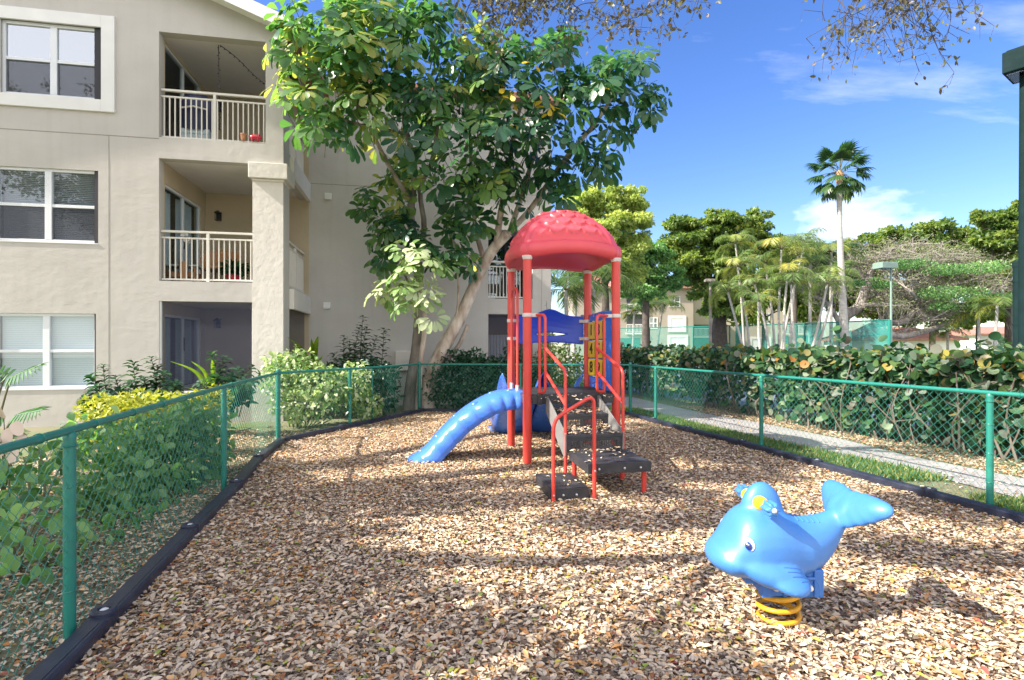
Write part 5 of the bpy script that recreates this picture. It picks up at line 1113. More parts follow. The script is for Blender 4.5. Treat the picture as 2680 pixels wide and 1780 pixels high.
# ------------------------------------------------------------------ sea grape hedge on the right
def sea_grape():
    t = thing('sea_grape_hedge', 'long sea grape hedge with round green and bronze leaves beyond the path', 'hedge', (0,0,0))
    fr = [(7.6,4.6),(7.3,5.8),(6.95,7.1),(6.55,7.9),(6.05,9.0),(5.55,10.2),(5.2,12.2),(4.6,14.4),(3.9,17.0),(3.0,18.6)]
    bk = [(9.3,5.0),(9.0,6.2),(8.6,7.6),(8.1,8.7),(7.6,9.9),(7.2,11.2),(6.8,13.0),(6.2,15.4),(5.5,18.0),(4.4,19.8)]
    fx = np.array(fr); bx = np.array(bk)
    def pick(n, face=.5):
        tt = rng.random(n)*(len(fr)-1); i = tt.astype(int); f = (tt-i)[:, None]; A = fx[i]*(1-f) + fx[i+1]*f; B = bx[i]*(1-f) + bx[i+1]*f
        return tt, A, B
    top = lambda tt, x: 1.36 + .07*np.sin(tt*5.1) + .06*np.sin(tt*11.3+1) + .04*np.clip((2.6-tt)/2.6, 0, 1)
    # front skin, top skin, inside
    P, Nn = [], []
    n = 5600; tt, A, B = pick(n); z = .10 + (1.42-.10)*rng.random(n)**.7; dpt = .25*rng.random(n)**1.5 - .05 + .14*(1-np.clip(z/1.2, 0, 1)); P.append(np.c_[A + (B-A)*dpt[:, None], z]); Nn.append(np.tile((-.8,-.55,.45), (n,1)))
    n = 4200; tt, A, B = pick(n); dpt = rng.random(n); z = top(tt, 0) + rng.normal(size=n)*.07; P.append(np.c_[A + (B-A)*dpt[:, None], z]); Nn.append(np.tile((0,-.25,1.), (n,1)))
    n = 1500; tt, A, B = pick(n); dpt = .2 + .6*rng.random(n); z = .4 + .9*rng.random(n); P.append(np.c_[A + (B-A)*dpt[:, None], z]); Nn.append(np.tile((-.5,-.4,.5), (n,1)))
    n = 60; tt, A, B = pick(n); P.append(np.c_[A + (B-A)*(.5*rng.random(n))[:, None], top(tt, 0) + .08 + .16*rng.random(n)]); Nn.append(np.tile((-.3,-.9,.3), (n,1)))
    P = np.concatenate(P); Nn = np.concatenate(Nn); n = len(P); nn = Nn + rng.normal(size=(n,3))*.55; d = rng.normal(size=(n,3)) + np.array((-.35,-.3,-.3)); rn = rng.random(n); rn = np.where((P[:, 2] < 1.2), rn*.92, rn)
    cr = leaves('foliage', P, d, nn, .075 + .085*rng.random(n), T_round(.52, .12), rn, L_GRAPE, t)
    mb = MB()
    for k in range(330):
        tt, A, B = pick(1); q = random.random()*.75; p = A[0] + (B[0]-A[0])*q; b = Vector((p[0], p[1], -.02)); e = b + Vector((random.gauss(0,.30), random.gauss(0,.30), random.uniform(.7,1.45))); m_ = b.lerp(e, .5) + Vector((random.gauss(0,.12), random.gauss(0,.12), 0)); limb(mb, [b, m_, e], random.uniform(.012,.026), .006, 5, 3)
        for _ in range(2): s = m_.lerp(e, random.random()); limb(mb, [s, s + Vector((random.gauss(0,.18), random.gauss(0,.18), random.uniform(.05,.3)))], .008, .004, 4, 2)
    mb.build('stems', mat('hedge_stem', (.15, .12, .095), .85), t)
    # one long shoot that rises above the top
    q = [at(2190,900,9.6), at(2188,880,9.6), at(2183,860,9.6)]; mb = MB(); limb(mb, [at(2197,950,9.7), at(2192,900,9.6), at(2184,855,9.6)], .009, .005, 5); mb.build('shoot', M['stem'], t)
    hs = np.array([at(2180,858,9.55), at(2198,872,9.55), at(2205,885,9.6), at(2185,885,9.55), at(2196,897,9.55), at(2215,880,9.6), at(2180,905,9.55)]); leaves('shoot_leaves', hs, rng.normal(size=(7,3)), np.tile((-.3,-1,.3), (7,1)) + rng.normal(size=(7,3))*.3, .15, T_round(.52,.1), np.array([.55,.3,.5,.6,.35,.88,.4]), L_GRAPE, t)
sea_grape()
# ------------------------------------------------------------------ beyond the hedge: court fence, lamps, houses, palms, trees
def court_fence():
    t = thing('tennis_court_fence', 'tall green tennis court fence hung with see through windscreen', 'fence')
    run = [at(1480, 900, 53), at(1622, 900, 50), at(1700, 900, 48), at(1814, 900, 45), at(1910, 900, 43), at(2004, 900, 41), at(2105, 900, 38.5), at(2205, 900, 36.2), at(2328, 900, 33)]
    for p in run: p.z = 0
    hgt = 3.15
    for i, p in enumerate(run): mb = MB(); mb.tube([(p.x, p.y, -.1), (p.x, p.y, hgt)], .055 if i < len(run)-1 else .09, 8); mb.build('post', M['green'], t, smooth=40)
    mb = MB()
    for a, b in zip(run, run[1:]): mb.tube([a + Vector((0,0,hgt)), b + Vector((0,0,hgt))], .04, 6)
    mb.build('top_rail', M['green'], t, smooth=40)
    m2 = seethrough('mesh_fabric', (.03, .25, .21), .34); m3 = M['windscreen']
    for i, (a, b) in enumerate(zip(run, run[1:])):
        mb = MB(); mb.add([(a.x, a.y, .05), (b.x, b.y, .05), (b.x, b.y, hgt-.02), (a.x, a.y, hgt-.02)], [(0,1,2,3)]); mb.build('windscreen' if i > 5 else 'mesh_panel', m3 if i > 5 else m2, t)
    # near corner of the court at the right edge
    t = thing('court_corner_post', 'dark green capped tall court fence post at the right edge', 'post'); p = at(2664, 900, 10.5); p.z = 0
    mb = MB(); mb.lathe((p.x, p.y, -.05), [(.078,0),(.078,3.18),(.086,3.18),(.086,3.27),(.05,3.31)], 16); mb.build('pole', M['pole_dark'], t, smooth=40)
    for z in (.9, 2.0, 2.85): mb = MB(); mb.lathe((p.x, p.y, z), [(.079,-.02),(.086,-.02),(.086,.02),(.079,.02)], 16); mb.build('band', M['pole_dark'], t, smooth=40)
court_fence()
def lamp(name, label, base, h, r, head, m, arm=0, rz=0):
    t = thing(name, label, 'lamp post', base, rz); mb = MB(); mb.tube([(0,0,-.1), (0,0,h*.5), (0,0,h)], [r, r*.9, r*.75], 14); mb.build('pole', m, t, smooth=40)
    lx, ly, lz = head; mb = MB(); mb.box(arm-lx/2, arm+lx/2, -ly/2, ly/2, h-.05, h-.05+lz); mb.box(arm-lx/2+.04, arm+lx/2-.04, -ly/2+.04, ly/2-.04, h-.05+lz, h-.02+lz); hd = mb.build('lamp_head', m, t, bevel=.015)
    mb = MB(); mb.box(arm-lx*.4, arm+lx*.4, -ly*.4, ly*.4, h-.075, h-.051); mb.build('lens', M['glass_dark'], hd)
    if arm: mb = MB(); mb.tube([(0,0,h-.1), (arm, 0, h-.02)], r*.5, 8); mb.build('arm', m, t)
    return t
p = at(2332, 900, 33); p.z = 0; lamp('court_lamp', 'green court lamp on a slim pole at the corner of the tennis court fence', p, 6.35, .075, (1.1,.75,.34), M['pole_pale'], -.42, R(10))
p = at(1859, 900, 36); p.z = 0; lamp('street_lamp', 'grey weathered lamp post with small flat head in front of the big fig tree', p, 5.9, .11, (.62,.4,.16), M['bark_grey'], -.05)
p = at(2682, 900, 8.6); p.z = 0; lamp('court_lamp', 'tall dark green lamp post with box head at the right edge', p, 6.0, .085, (.62,.42,.34), M['pole_dark'], -.0, R(35))
# houses
def condo(name, label, u0, u1, Y, wins, balcs, roofz=9.0, depth=9, ridge=2.2, cat='building', wall='stucco_light', yaw=0):
    a = at(u0, 900, Y); b = at(u1, 900, Y); w = b.x-a.x; t = thing(name, label, cat, (a.x, Y, 0), yaw)
    mb = MB(); mb.box(0, w, 0, depth, -.1, roofz); mb.build('wall', M[wall], t)
    mb = MB(); e = .6; mb.add([(-e,-e,roofz),(w+e,-e,roofz),(w+e,depth+e,roofz),(-e,depth+e,roofz),(w*.25,depth/2,roofz+ridge),(w*.75,depth/2,roofz+ridge)], [(0,1,5,4),(1,2,5),(2,3,4,5),(3,0,4),(3,2,1,0)]); mb.box(-e,w+e,-e,depth+e,roofz-.25,roofz-.001); mb.build('roof', M['roof_tile'], t)
    for u, v, wu, wv, trim in wins:
        c = at(u, v, Y); hw, hh = wu/F*Y/2, wv/F*Y/2; x, z = c.x-a.x, c.z; mb = MB(); f = .10
        if trim: mb.box(x-hw-.3, x+hw+.3, -.08, -.001, z-hh-.3, z-hh); mb.box(x-hw-.3, x+hw+.3, -.08, -.001, z+hh, z+hh+.3); mb.box(x-hw-.3, x-hw, -.08, -.001, z-hh, z+hh); mb.box(x+hw, x+hw+.3, -.08, -.001, z-hh, z+hh)
        mb.box(x-hw, x+hw, -.05, -.002, z-hh, z-hh+f); mb.box(x-hw, x+hw, -.05, -.002, z+hh-f, z+hh); mb.box(x-hw, x-hw+f, -.05, -.002, z-hh+f, z+hh-f); mb.box(x+hw-f, x+hw, -.05, -.002, z-hh+f, z+hh-f); mb.box(x-f/2, x+f/2, -.05, -.002, z-hh+f, z+hh-f); mb.box(x-hw+f, x-f/2, -.05, -.002, z-f/2, z+f/2); mb.box(x+f/2, x+hw-f, -.05, -.002, z-f/2, z+f/2)
        wf = mb.build('window', M['white'], t); mb = MB(); mb.box(x-hw+f, x+hw-f, -.03, -.004, z-hh+f, z+hh-f); mb.build('pane', M['blind'] if trim else M['glass_dark'], wf)
    for u0_, u1_, v0, v1, rail in balcs:
        c = at(u0_, v0, Y); d = at(u1_, v1, Y); x0, x1, z1, z0 = c.x-a.x, d.x-a.x, c.z, d.z
        mb = MB(); mb.box(x0, x1, -.035, -.003, max(0, z0), z1); mb.build('porch_opening', M['room'] if rail else M['court_green'], t)
        if rail:
            mb = MB(); mb.box(x0, x1, -.14, -.08, z0+.98, z0+1.05); mb.box(x0, x1, -.13, -.09, z0+.08, z0+.12); n = max(4, int((x1-x0)/.16))
            for k in range(n+1): q = x0 + (x1-x0)*k/n; mb.box(q-.025, q+.025, -.125, -.095, z0+.12, z0+.98)
            mb.build('railing', M['white'], t)
            mb = MB(); mb.box(x0-.1, x1+.1, -.25, -.002, z0-.2, z0); mb.build('slab_edge', M['stucco_light'], t)
    return t
condo('condo_building', 'tan condominium with red tile roof between the tower and the grey lamp post', 1500, 1815, 66, [(1774,900,40,34,True),(1772,848,34,30,True),(1765,790,30,28,False),(1710,846,22,30,False)], [(1640,1690,824,871,True),(1623,1675,885,925,False),(1640,1690,770,818,True),(1520,1600,824,871,True)], 8.8, wall='stucco_tan')
condo('condo_building', 'pale cream condominium behind the leaning palms', 1816, 2150, 70, [(1990,834,48,30,False),(1990,908,44,40,True)], [(1816,1862,850,880,True),(1816,1862,884,925,False),(2050,2128,846,872,True),(2052,2128,880,925,False),(1925,1948,852,925,False),(2050,2128,786,812,True)], 8.6, wall='stucco_cream')
condo('garage_building', 'low white building with a red roof beyond the tennis court', 2262, 2512, 62, [(2362,900,26,16,False)], [], 2.35, depth=8, ridge=1.5, wall='white')
condo('long_building', 'low white building with a grey green roof at the far right', 2560, 2760, 80, [], [], 3.3, depth=9, ridge=1.2, wall='white')
# trees
def tree(name, label, base, trunk, blobs, n, size, m, bark='bark_dark', tr=(.35,.15), tmpl=None, shell=.45, limbs=10, group=None, droop=.2, bare=0, flat=.6):
    t = thing(name, label, 'tree', (0,0,0), group=group); mb = MB(); b = Vector(base); q = limb(mb, [b] + [Vector(p) for p in trunk], tr[0], tr[1], 10)
    top = q[-1]
    for k in range(limbs):
        bl = blobs[k % len(blobs)]; e = Vector((bl[0] + random.gauss(0,.3)*bl[3], bl[1] + random.gauss(0,.3)*bl[4], bl[2] + random.gauss(0,.2)*bl[5])); s = q[int(len(q)*random.uniform(.55,.99))]
        mid = s.lerp(e, .5) + Vector((random.gauss(0,.3), random.gauss(0,.3), random.uniform(0,.6))); l = limb(mb, [s, mid, e], tr[1]*.7, tr[1]*.14, 7)
        for _ in range(3): s2 = l[int(len(l)*random.uniform(.3,.9))]; limb(mb, [s2, s2.lerp(e, .5) + Vector((random.gauss(0,.7), random.gauss(0,.7), random.gauss(.2,.4)))], tr[1]*.25, tr[1]*.06, 5, 2)
    mb.build('trunk', M[bark], t, smooth=60)
    # every big mass is broken into tufts, so that sky and twigs show between them
    tufts = []
    for bl in blobs:
        k = max(6, int(17*(bl[3]*bl[5])**.75)); d = rdir(k); r = .45 + .6*rng.random((k,1)); c = np.array(bl[:3]) + d*r*np.array(bl[3:6])
        for p in c: s = random.uniform(.17, .40)*min(bl[3], bl[5])**.7; tufts.append((*p, s*1.5, s*1.5, s*.5))
    foliage('crown', tufts, n, size, tmpl or T_rhomb(.34, .08, .15), m, t, droop, shell, flat)
    return t
def pb(u, v, Y, ru, rv, d=None): p = at(u, v, Y); return (p.x, p.y, p.z, ru/F*Y, d or ru/F*Y*.8, rv/F*Y)
def g0(u, Y): p = at(u, 900, Y); p.z = 0; return p
tree('shade_tree', 'tall pale yellow green tree rising behind the red roof', g0(1585, 34), [at(1585,800,34), at(1580,650,34)], [pb(1575,505,33,70,40), pb(1650,520,33,45,45), pb(1600,580,33,90,55), pb(1665,600,33,40,60), pb(1530,560,33,60,60), pb(1640,680,33,55,55), pb(1560,650,32.5,70,60)], 36000, .21, L_LIME, limbs=14)
tree('shade_tree', 'fresh green rounded tree right of the tower post', g0(1690, 40), [at(1690,800,40), at(1685,740,40)], [pb(1680,680,40,60,50), pb(1735,720,40,55,45), pb(1655,730,40,40,50), pb(1720,655,40,45,30), pb(1640,640,39,40,40), pb(1690,760,40,60,30)], 24000, .23, L_MID, limbs=10)
tree('fig_tree', 'large dark fig tree with broad crown behind the grey lamp post', g0(1880, 43), [at(1882,860,43), at(1885,800,43)], [pb(1800,640,43,70,45), pb(1880,600,43,90,45), pb(1960,590,43,55,40), pb(1900,665,43,90,50), pb(1820,700,42,70,40), pb(1990,650,43,50,45), pb(1870,755,42,80,35), pb(1940,740,42,70,45), pb(1780,590,43,45,30), pb(1890,810,42,60,30), pb(1750,660,43,40,40), pb(1985,560,43,30,15)], 44000, .28, L_BROAD, tr=(.8,.35), limbs=16)
tree('shade_tree', 'olive green flat topped tree just left of the tall palm', g0(2080, 58), [at(2080,820,58), at(2080,740,58)], [pb(2060,650,58,50,25), pb(2110,655,58,45,22), pb(2090,700,58,80,40), pb(2030,690,58,50,35), pb(2150,690,58,50,40), pb(2100,640,58,25,14)], 11000, .32, L_BROAD, limbs=8)
tree('canopy_tree', 'wide olive green canopy tree behind the bare spreading tree', g0(2440, 60), [at(2440,820,60), at(2440,720,60)], [pb(2260,640,60,55,24), pb(2340,630,60,60,32), pb(2430,622,60,60,34), pb(2520,640,60,80,45), pb(2460,600,60,50,22), pb(2330,670,60,80,30), pb(2430,680,60,90,40), pb(2580,680,60,70,45), pb(2530,715,60,90,40), pb(2620,640,60,60,40), pb(2230,700,60,70,50), pb(2390,600,60,30,14)], 46000, .40, L_BROAD, limbs=18)
tree('canopy_tree', 'dark green tree with open crown at the far right beside the tall post', g0(2640, 45), [at(2640,820,45), at(2640,680,45)], [pb(2590,575,45,50,26), pb(2640,590,45,55,34), pb(2690,570,45,50,40), pb(2610,630,45,60,30), pb(2680,650,45,60,40), pb(2650,690,45,50,30)], 26000, .30, L_BROAD, limbs=14)
for u, v, Y, ru, rv, lab in ((2000,790,62,120,70,'dense green trees behind the leaning palms'), (2330,800,72,130,60,'dense dark green trees behind the horizontal limbs'), (2560,830,75,140,40,'pale green trees beyond the low white building'), (1720,830,74,90,60,'dark green trees behind the tan condominium'), (2200,780,68,110,70,'mid green trees behind the trunk of the tall fan palm'), (2450,760,66,150,60,'shaded green trees filling the gap under the bare canopy'), (1840,800,76,100,80,'dull green trees behind the fig tree')):
    tree('background_tree', lab.replace('trees', 'tree'), g0(u, Y), [at(u, 850, Y), at(u, 800, Y)], [pb(u+q*ru, v+random.uniform(-.5,.3)*rv, Y, ru*.45, rv*.6) for q in (-.8,-.4,0,.4,.8)], 12000, .45, L_BROAD, limbs=5)
# bare spreading tree with long level limbs
def bare_tree():
    t = thing('bare_tree', 'wide bare grey tree with long level limbs and a haze of twigs beyond the court', 'tree'); Y = 46
    P = lambda u, v, d=0: at(u, v, Y+d); mb = MB()
    limb(mb, [g0(2215,Y), P(2205,840), P(2250,800), P(2275,720)], .55, .35, 10); A = []
    big = [[(2215,880),(2300,868),(2360,880),(2440,860),(2520,830),(2600,790),(2625,770)], [(2230,880),(2290,850),(2370,840),(2395,800),(2390,770),(2350,740)], [(2395,810),(2440,835),(2500,815),(2560,790),(2640,740)], [(2200,850),(2160,790),(2110,770),(2060,740)], [(2260,800),(2340,790),(2400,740),(2480,700),(2560,690)], [(2270,740),(2230,690),(2180,660)], [(2275,720),(2320,660),(2380,640),(2470,640)], [(2200,840),(2270,780),(2330,760),(2350,700),(2330,660)], [(2395,800),(2450,760),(2520,740),(2600,720),(2680,700)], [(2270,730),(2300,690),(2420,680),(2500,670)]]
    for k, l in enumerate(big): A.append(limb(mb, [P(u, v, -2.5 + .5*k + random.uniform(-.6,.6)*j) for j, (u, v) in enumerate(l)], .34 if k < 3 else .22, .07, 9))
    mb.build('trunk', M['bark_grey'], t, smooth=60)
    mb = MB(); tips = []
    for _ in range(400):
        l = random.choice(A); s = l[int(len(l)*random.uniform(.25,1))-1]; u0, v0 = 1340 + s.x/s.y*F, HOR - (s.z-CAMZ)/s.y*F
        e = P(min(2690, max(2120, u0 + random.gauss(20,75))), min(800, max(668 + 24*abs(u0-2400)/250, v0 - abs(random.gauss(38,40)))), random.gauss(0,3)); m_ = s.lerp(e, .5) + Vector((0,0,random.uniform(.0,.5))); q = limb(mb, [s, m_ + Vector((random.gauss(0,.4), 0, random.gauss(0,.3))), e], .035, .012, 4, 4)
        for _k in range(5):
            a = q[int(len(q)*random.uniform(.3,.99))]; b = a + Vector((random.gauss(0,.55), random.gauss(0,.5), random.uniform(-.05,.40))); c = b + Vector((random.gauss(0,.4), random.gauss(0,.4), random.uniform(-.1,.3))); mb.tube([a, b, c], [.017,.012,.007], 3, cap=False); tips += [b, c]
    mb.build('twigs', mat('grey_twig', (.25,.22,.195), .85), t)
    tp = np.array(tips); n = 26000; p = tp[rng.integers(len(tp), size=n)] + rng.normal(size=(n,3))*.28; leaves('crown', p, rng.normal(size=(n,3)), rng.normal(size=(n,3)) + (0,0,.8), .09+.09*rng.random(n), T_rhomb(.3,.05,.1), rng.random(n), L_DRY, t)
    g = [pb(2380,690,Y-4,60,14), pb(2480,705,Y-4,60,14), pb(2580,700,Y-4,55,16), pb(2460,765,Y-4,60,18), pb(2540,770,Y-4,45,22), pb(2600,785,Y-4,45,18), pb(2470,800,Y-4,35,14), pb(2245,740,Y-5,26,9), pb(2310,745,Y-5,30,8), pb(2290,733,Y-5,16,6)]
    foliage('green_sprays', g, 7000, .17, T_rhomb(.3,.05,.1), L_MID, t, .2, .2)
bare_tree()
# palms
def feather_fronds(nf, L_, droop, up0, lw=.42, seed=0, ll=40):
    rs = random.Random(seed); P, D, Nn, S_, R_ = [], [], [], [], []; mb = MB()
    for k in range(nf):
        az = 2*math.pi*k/nf*1.618*1.0 + rs.uniform(-.3,.3); el = up0*(1 - .9*k/nf) + rs.uniform(-.12,.12); L1 = L_*rs.uniform(.8,1.1); h = Vector((math.cos(az), math.sin(az), 0)); pts = []; p = Vector((0,0,0)); a = el; rr = rs.random()**1.3
        for i in range(13): pts.append(p.copy()); p = p + (h*math.cos(a) + Vector((0,0,math.sin(a))))*L1/12; a -= droop/12*(.5 + i/9)
        mb.tube(pts, [.028 - .022*i/12 for i in range(13)], 4, cap=False); side = h.cross(Vector((0,0,1)))
        for j in range(ll):
            f = .12 + .88*j/ll; i = min(int(f*12), 11); q = pts[i].lerp(pts[i+1], f*12-i); tn = (pts[i+1]-pts[i]).normalized(); nrm = side.cross(tn).normalized(); nrm = nrm if nrm.z > 0 else -nrm
            for sg in (-1, 1):
                P.append(q); D.append(side*sg*.75 + tn*.6 + nrm*rs.uniform(.0,.3) - Vector((0,0,.28 + .3*rs.random()))); Nn.append(nrm + side*sg*-.4); S_.append(L1*lw*(.35 + .65*math.sin(math.pi*min(1,f*.85+.1)))*rs.uniform(.8,1.1)); R_.append(min(1, rr*.7 + .3*rs.random()))
    return mb, [np.array([tuple(q) for q in z]) for z in (P, D, Nn)] + [np.array(S_), np.array(R_)]
def palm(name, label, base, top, r0, r1, nf, L_, droop, up0, m, seed, group=None, lean=None, ll=24):
    t = thing(name, label, 'palm', base, group=group); b = Vector(base); e = Vector(top)-b; mb = MB(); mid = e*.5 + (lean or Vector((0,0,0))); q = smoothpath([Vector((0,0,-.1)), mid, e], 9); k = len(q)
    mb.tube(q, [(r0 + (r1-r0)*i/(k-1))*(1.05 if i % 2 else 1) + (.35*r0*max(0, 1-i/2.5)) for i in range(k)], 10); mb.build('trunk', M['palm_bark'], t, smooth=60)
    fm, (P, D, Nn, S_, R_) = feather_fronds(nf, L_, droop, up0, seed=seed, ll=ll); cr = leaves('crown', P, D, Nn, S_, T_rhomb(.036,.008,.2), R_, m, t); cr.location = e
    o = fm.build('frond_stalks', M['stem'], t); o.location = e; return t
words = ['leaning far left', 'upright, second from the grey lamp post', 'slim and short with green fronds', 'tall, in the middle of the clump', 'with the yellowest crown', 'short and bent right', 'tall with drooping fronds', 'crossing behind the others', 'nearest the tall bare trunked palm', 'low with wide fronds', 'thin, leaning right at the edge of the clump', 'behind the clump with a high crown', 'left of the clump, leaning over the lamp']
cl = [(1962,920,1905,765,34),(1968,915,1930,700,35),(2020,905,1975,745,34),(2030,905,2002,690,36),(2040,910,2045,655,35),(2052,905,2060,720,33),(2062,900,2088,670,36),(2085,905,2070,745,33),(2110,910,2165,745,34),(2000,905,1985,790,32),(2120,905,2190,720,36),(2035,905,2105,640,38),(1950,900,1925,640,39)]
for i, ((u0, v0, u1, v1, Y), w) in enumerate(zip(cl, words)):
    palm('areca_palm', f'slender pale trunked palm, {w}', g0(u0, Y), at(u1, v1, Y), .085, .06, 10, 1.75 + .4*random.random(), 2.3, 1.45, L_PALMY, i, 'clump of slender palms beyond the hedge', Vector((random.uniform(-.15,.15), 0, 0)))
for i, (u0, u1, v1, Y, L_, w) in enumerate(((1655,1660,815,50,2.2,'small dark green palm in front of the tan condominium, leftmost'), (1700,1690,800,50,2.2,'small dark green palm in front of the tan condominium, beside the balcony'), (1715,1735,795,52,2.4,'small arching palm in front of the tan condominium window'), (2565,2560,820,42,2.6,'low bushy palm with drooping fronds at the right beyond the court'), (2600,2610,800,40,2.4,'slim palm clump leaning right beyond the court'), (2655,2650,790,44,2.4,'single dark palm near the right edge'), (2480,2480,870,50,1.8,'very small palm under the level limbs'), (1490,1480,760,28,3.0,'feathery palm seen through the tower left of its back post'), (1545,1555,740,30,3.0,'feathery palm seen through the tower right of its back post'), (1500,1510,690,31,2.8,'tall feathery palm just under the red roof'))):
    palm('palm_tree', w, g0(u0, Y), at(u1, v1, Y), .12, .09, 13, L_, 1.9, 1.2, L_PALM, 40+i, 'small palms in the background', ll=24)
for i, (u, v, L_) in enumerate(((2120,690,2.6), (2175,660,2.8))): palm('palm_tree', ['yellow green palm crown showing left of the tall palm trunk', 'dark palm crown showing behind the tall palm trunk'][i], g0(u, 41), at(u, v, 41), .12, .1, 15, L_, 1.8, 1.2, L_PALM, 70+i, 'small palms in the background')
def fan_palm():
    Y = 35; b = g0(2216, Y); e = at(2197, 452, Y); t = thing('fan_palm', 'very tall fan palm with a bare pale trunk standing against the sky', 'palm', b); mb = MB(); E = e-b
    q = smoothpath([Vector((0,0,-.1)), E*.35 + Vector((-.10,0,0)), E*.7 + Vector((-.12,0,0)), E], 8); k = len(q); mb.tube(q, [.30 - .13*min(1, 1.6*i/k) + (.08 if i == 0 else 0) for i in range(k)], 12); mb.build('trunk', M['palm_bark'], t, smooth=60)
    mb = MB(); P, D, Nn, S_, R_ = [], [], [], [], []
    for j in range(30):
        az = j*2.4; el = R(80) - R(140)*(j/30)**.85; st = 1.0 + .25*random.random(); h = Vector((math.cos(az), math.sin(az), 0)); d = (h*math.cos(el) + Vector((0,0,math.sin(el)))).normalized(); hub = E + d*st; mb.tube([E, E + d*st*.6 + Vector((0,0,.05)), hub], .022, 4, cap=False); rr = (j/30)**2*.9
        side = d.cross(Vector((0,0,1))); side = side.normalized() if side.length > .05 else Vector((1,0,0)); nrm = side.cross(d).normalized()
        for s in np.linspace(-1.25, 1.25, 30):
            dr = d*math.cos(s) + side*math.sin(s) - Vector((0,0,.10 + .25*abs(s))); P.append(hub); D.append(dr); Nn.append(nrm + Vector((0,0,.2))); S_.append((1.05 - .18*abs(s))*random.uniform(.85,1.1)); R_.append(min(1, max(0, rr*.6 + random.uniform(0,.3))))
    tmpl = (np.array([(0,0,0),(.45,.055,.0),(.45,-.055,0),(.78,.04,-.08),(.78,-.04,-.08),(1,0,-.26)]), [(0,2,1),(1,2,4,3),(3,4,5)])
    leaves('crown', np.array([tuple(p) for p in P]), np.array([tuple(p) for p in D]), np.array([tuple(p) for p in Nn]), np.array(S_), tmpl, np.array(R_), L_FAN, t); mb.build('frond_stalks', M['stem'], t)
    mb = MB(); c = E - Vector((0,0,.25)); mb.lathe(tuple(c), [(.16,-.5),(.22,-.2),(.24,.1),(.12,.4)], 10); mb.build('boot', M['wicker'], t, smooth=60)
fan_palm()
# ------------------------------------------------------------------ oaks beside and above the photographer: they throw the dappled shade
def oak(label, base, mains, pts_fn, twig_specs, seed):
    t = thing('oak_tree', label, 'tree'); random.seed(seed); mb = MB(); A = []
    for pl, r0, r1 in mains: A.append(limb(mb, pl, r0, r1, 9))
    cl = pts_fn() if pts_fn else []
    allp = [p for l in A for p in l]
    ap = np.array(allp)
    for c in cl[::9]:
        c = Vector(c); s = Vector(ap[np.argmin(np.linalg.norm(ap - np.array(c), axis=1))]); limb(mb, [s, s.lerp(c, .5) + Vector((0,0,-.15)), c], .03, .008, 5, 3)
    mb.build('trunk', M['bark_dark'], t, smooth=60)
    if cl:
        c = np.array(cl); k = 40; n = len(c)*k; p = np.repeat(c, k, 0) + rng.normal(size=(n,3))*np.array((.15,.10,.15))
        leaves('crown', p, rng.normal(size=(n,3)), rng.normal(size=(n,3)) + np.array((0,0,.6)), .10+.06*rng.random(n), T_rhomb(.3,.06,.1), rng.random(n), L_OAK, t)
    mb = MB(); LP = []
    for (p0, p1, cnt, hang, spread, leafy) in twig_specs:
        p0, p1 = Vector(p0), Vector(p1)
        for _ in range(cnt):
            s = p0.lerp(p1, random.random()) + Vector((random.gauss(0,.1), random.gauss(0,spread), random.gauss(0,.06))); hh = hang*random.uniform(.35,1.05)
            e = s + Vector((random.gauss(-.05,.28), random.gauss(0,.2), -hh)); m_ = s.lerp(e, .5) + Vector((random.gauss(0,.10), random.gauss(0,.1), random.gauss(.03,.05))); q = limb(mb, [s, m_, e], .006, .0022, 5, 5)
            for _k in range(int(4 + hh*7)):
                a = q[random.randrange(2, len(q))]; b = a + Vector((random.gauss(0,.12), random.gauss(0,.1), random.uniform(-.20,.04))); c = b + Vector((random.gauss(0,.05), random.gauss(0,.05), -random.uniform(.02,.12))); mb.tube([a, b, c], [.0028,.0021,.0014], 4, cap=False)
                for pp in (b, c, a.lerp(b, .5), c):
                    for _j in range(2):
                        if random.random() < leafy: LP.append(pp + Vector((random.gauss(0,.025), random.gauss(0,.025), random.gauss(0,.025))))
    mb.build('twigs', M['bark_dark'], t)['kind'] = 'stuff'
    n = len(LP); leaves('twig_leaves', np.array([tuple(p) for p in LP]), rng.normal(size=(n,3)) + np.array((0,0,-.6)), rng.normal(size=(n,3)), .045+.03*rng.random(n), T_full(.26,.05,.1), rng.random(n), L_OAK, t)
    return t
SHADE = [[(60,1290),(560,1310),(700,1200),(770,1275),(930,1283),(1230,1262),(1400,1252),(1440,1265),(1250,1288),(1215,1300),(1440,1300),(1490,1325),(1480,1337),(905,1333),(900,1375),(985,1425),(1040,1500),(1130,1545),(1250,1570),(1340,1640),(1250,1680),(1330,1790),(1200,2000),(-300,2000),(-300,1500)],
         [(1740,1240),(2060,1235),(2060,1258),(1740,1262)], [(1745,1290),(1800,1285),(1880,1300),(1950,1330),(1930,1385),(1840,1370),(1760,1375)], [(2290,1290),(2680,1350),(2680,1372),(2310,1325)], [(2330,1425),(2680,1450),(2680,1490),(2340,1460)], [(1540,1350),(1690,1340),(1700,1372),(1540,1375)], [(1400,1800),(1700,1690),(1900,1760),(1850,2000),(1400,2000)], [(1660,1110),(1960,1150),(2120,1215),(2050,1232),(1800,1190),(1650,1150)], [(860,1210),(1000,1205),(1000,1216),(860,1225)]]
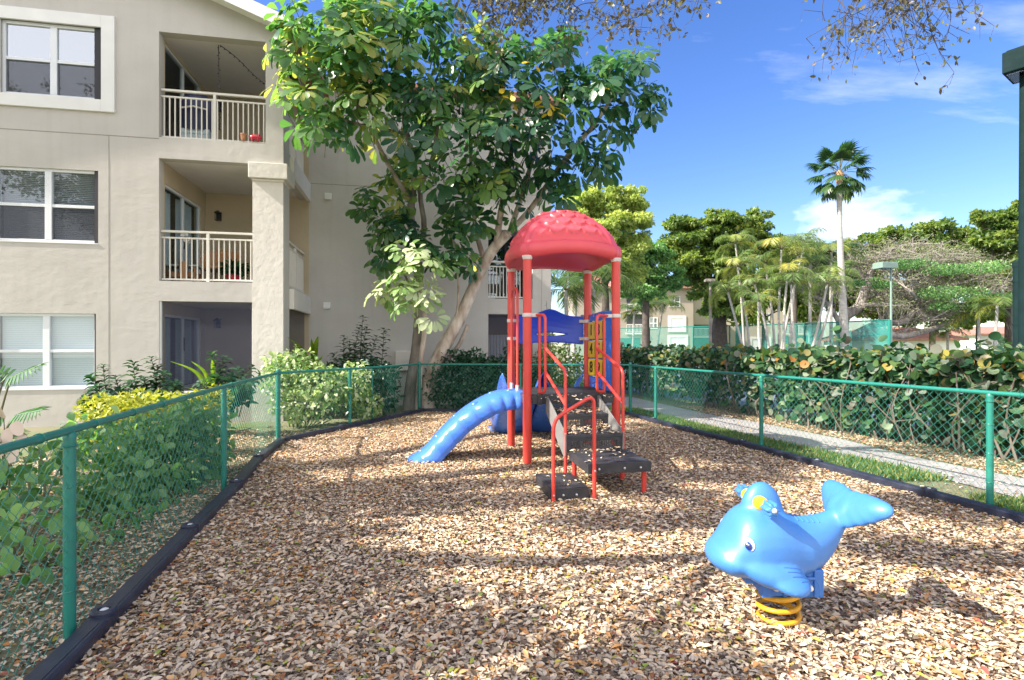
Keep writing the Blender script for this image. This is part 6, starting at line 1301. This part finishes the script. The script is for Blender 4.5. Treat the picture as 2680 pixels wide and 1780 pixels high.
def shade_points():
    out = []; sx = SUN_TO.x/SUN_TO.z; sy = SUN_TO.y/SUN_TO.z
    for poly in SHADE:
        gp = [tuple(gnd(max(-600, u), max(v, 960)))[:2] for u, v in poly]; xs = [p[0] for p in gp]; ys = [p[1] for p in gp]; area = abs(sum(a[0]*b[1]-b[0]*a[1] for a, b in zip(gp, gp[1:]+gp[:1])))/2
        n = int(area*38) + 6; k = 0; tries = 0
        while k < n and tries < n*60:
            tries += 1; x, y = random.uniform(min(xs), max(xs)), random.uniform(min(ys), max(ys))
            if y < 1.2 or not poly_in(np.array([x]), np.array([y]), gp)[0]: continue
            if mnoise.noise(Vector((x*1.5, y*2.2, 5))) > .36: k += 1; continue
            zmin = max(3.4, (CAMZ + .70*y)); z = random.uniform(zmin, zmin + 1.9) if x < 1.5 else random.uniform(max(5.6, zmin), max(5.6, zmin)+1.6)
            p = Vector((x + sx*z, y + sy*z, z)); u = 1340 + p.x/max(.1, p.y)*F; v = HOR - (p.z-CAMZ)/max(.1, p.y)*F
            if p.y > .2 and u > -90 and v > -60: k += .3; continue
            # keep clear of the facade
            if (p-CB).dot(E2) > -.5 and (p-CB).dot(E1) < .5: k += 1; continue
            out.append(p); k += 1
    for _ in range(110): out.append(Vector((-14.2 + random.gauss(0,1.4), -1.8 + random.gauss(0,1.2), 9.6 + random.gauss(0,.8))))
    return out
oak('oak whose leafy drooping twigs hang into the top of the view above the umbrella tree', (-10.5,2.5,0),
    [([(-10.5,2.5,0),(-10.2,2.8,2.5),(-9.8,3.2,4.6)], .45, .3), ([(-9.8,3.2,4.6),(-8.2,4.2,5.8),(-6.0,5.2,6.6),(-3.0,5.9,7.0),(.2,6.1,6.5),(1.6,6.2,6.05)], .22, .03), ([(-9.8,3.2,4.6),(-8.5,2.4,5.4),(-6.4,1.9,5.9),(-4.2,2.2,6.0)], .2, .05), ([(-9.8,3.2,4.6),(-9.2,5.4,6.2),(-8.4,7.6,7.6),(-7.4,8.6,8.2)], .18, .05), ([(-10,3,4.4),(-7.8,3.2,4.6),(-6.2,3.4,4.9)], .16, .04), ([(-9.8,3.2,4.6),(-11.5,1.2,7.2),(-13.2,-.8,9.0),(-15,-2.4,10)], .2, .04), ([(-3.0,5.9,7.0),(-.8,5.6,6.4),(.9,5.7,5.9)], .06, .015)],
    shade_points, [((-.6,6.1,5.75), (1.75,6.1,5.7), 30, .42, .25, .7), ((-.4,6.0,5.85), (.7,6.1,5.75), 14, .6, .35, .75), ((1.2,6.1,5.7), (2.0,6.1,5.65), 6, .45, .1, .6)], 11)
oak('oak whose sparse bare twigs dangle alone against the sky at the top right', (6.5,-3.5,0),
    [([(6.5,-3.5,0),(6.4,-3.2,2.6),(6.2,-2.6,4.8)], .4, .28), ([(6.2,-2.6,4.8),(5.6,0.5,6.4),(4.9,3.6,6.9),(4.3,6.0,6.3)], .2, .03), ([(4.9,3.6,6.9),(4.6,5.2,6.4),(3.8,6.2,5.8)], .05, .012), ([(5.2,2.4,6.7),(5.3,4.6,6.4),(4.9,6.1,5.9)], .05, .012)],
    None, [((3.55,6.1,5.75), (4.85,6.1,5.8), 26, .75, .25, .30), ((3.9,6.0,5.7), (4.7,6.2,5.7), 12, .95, .2, .25)], 12)
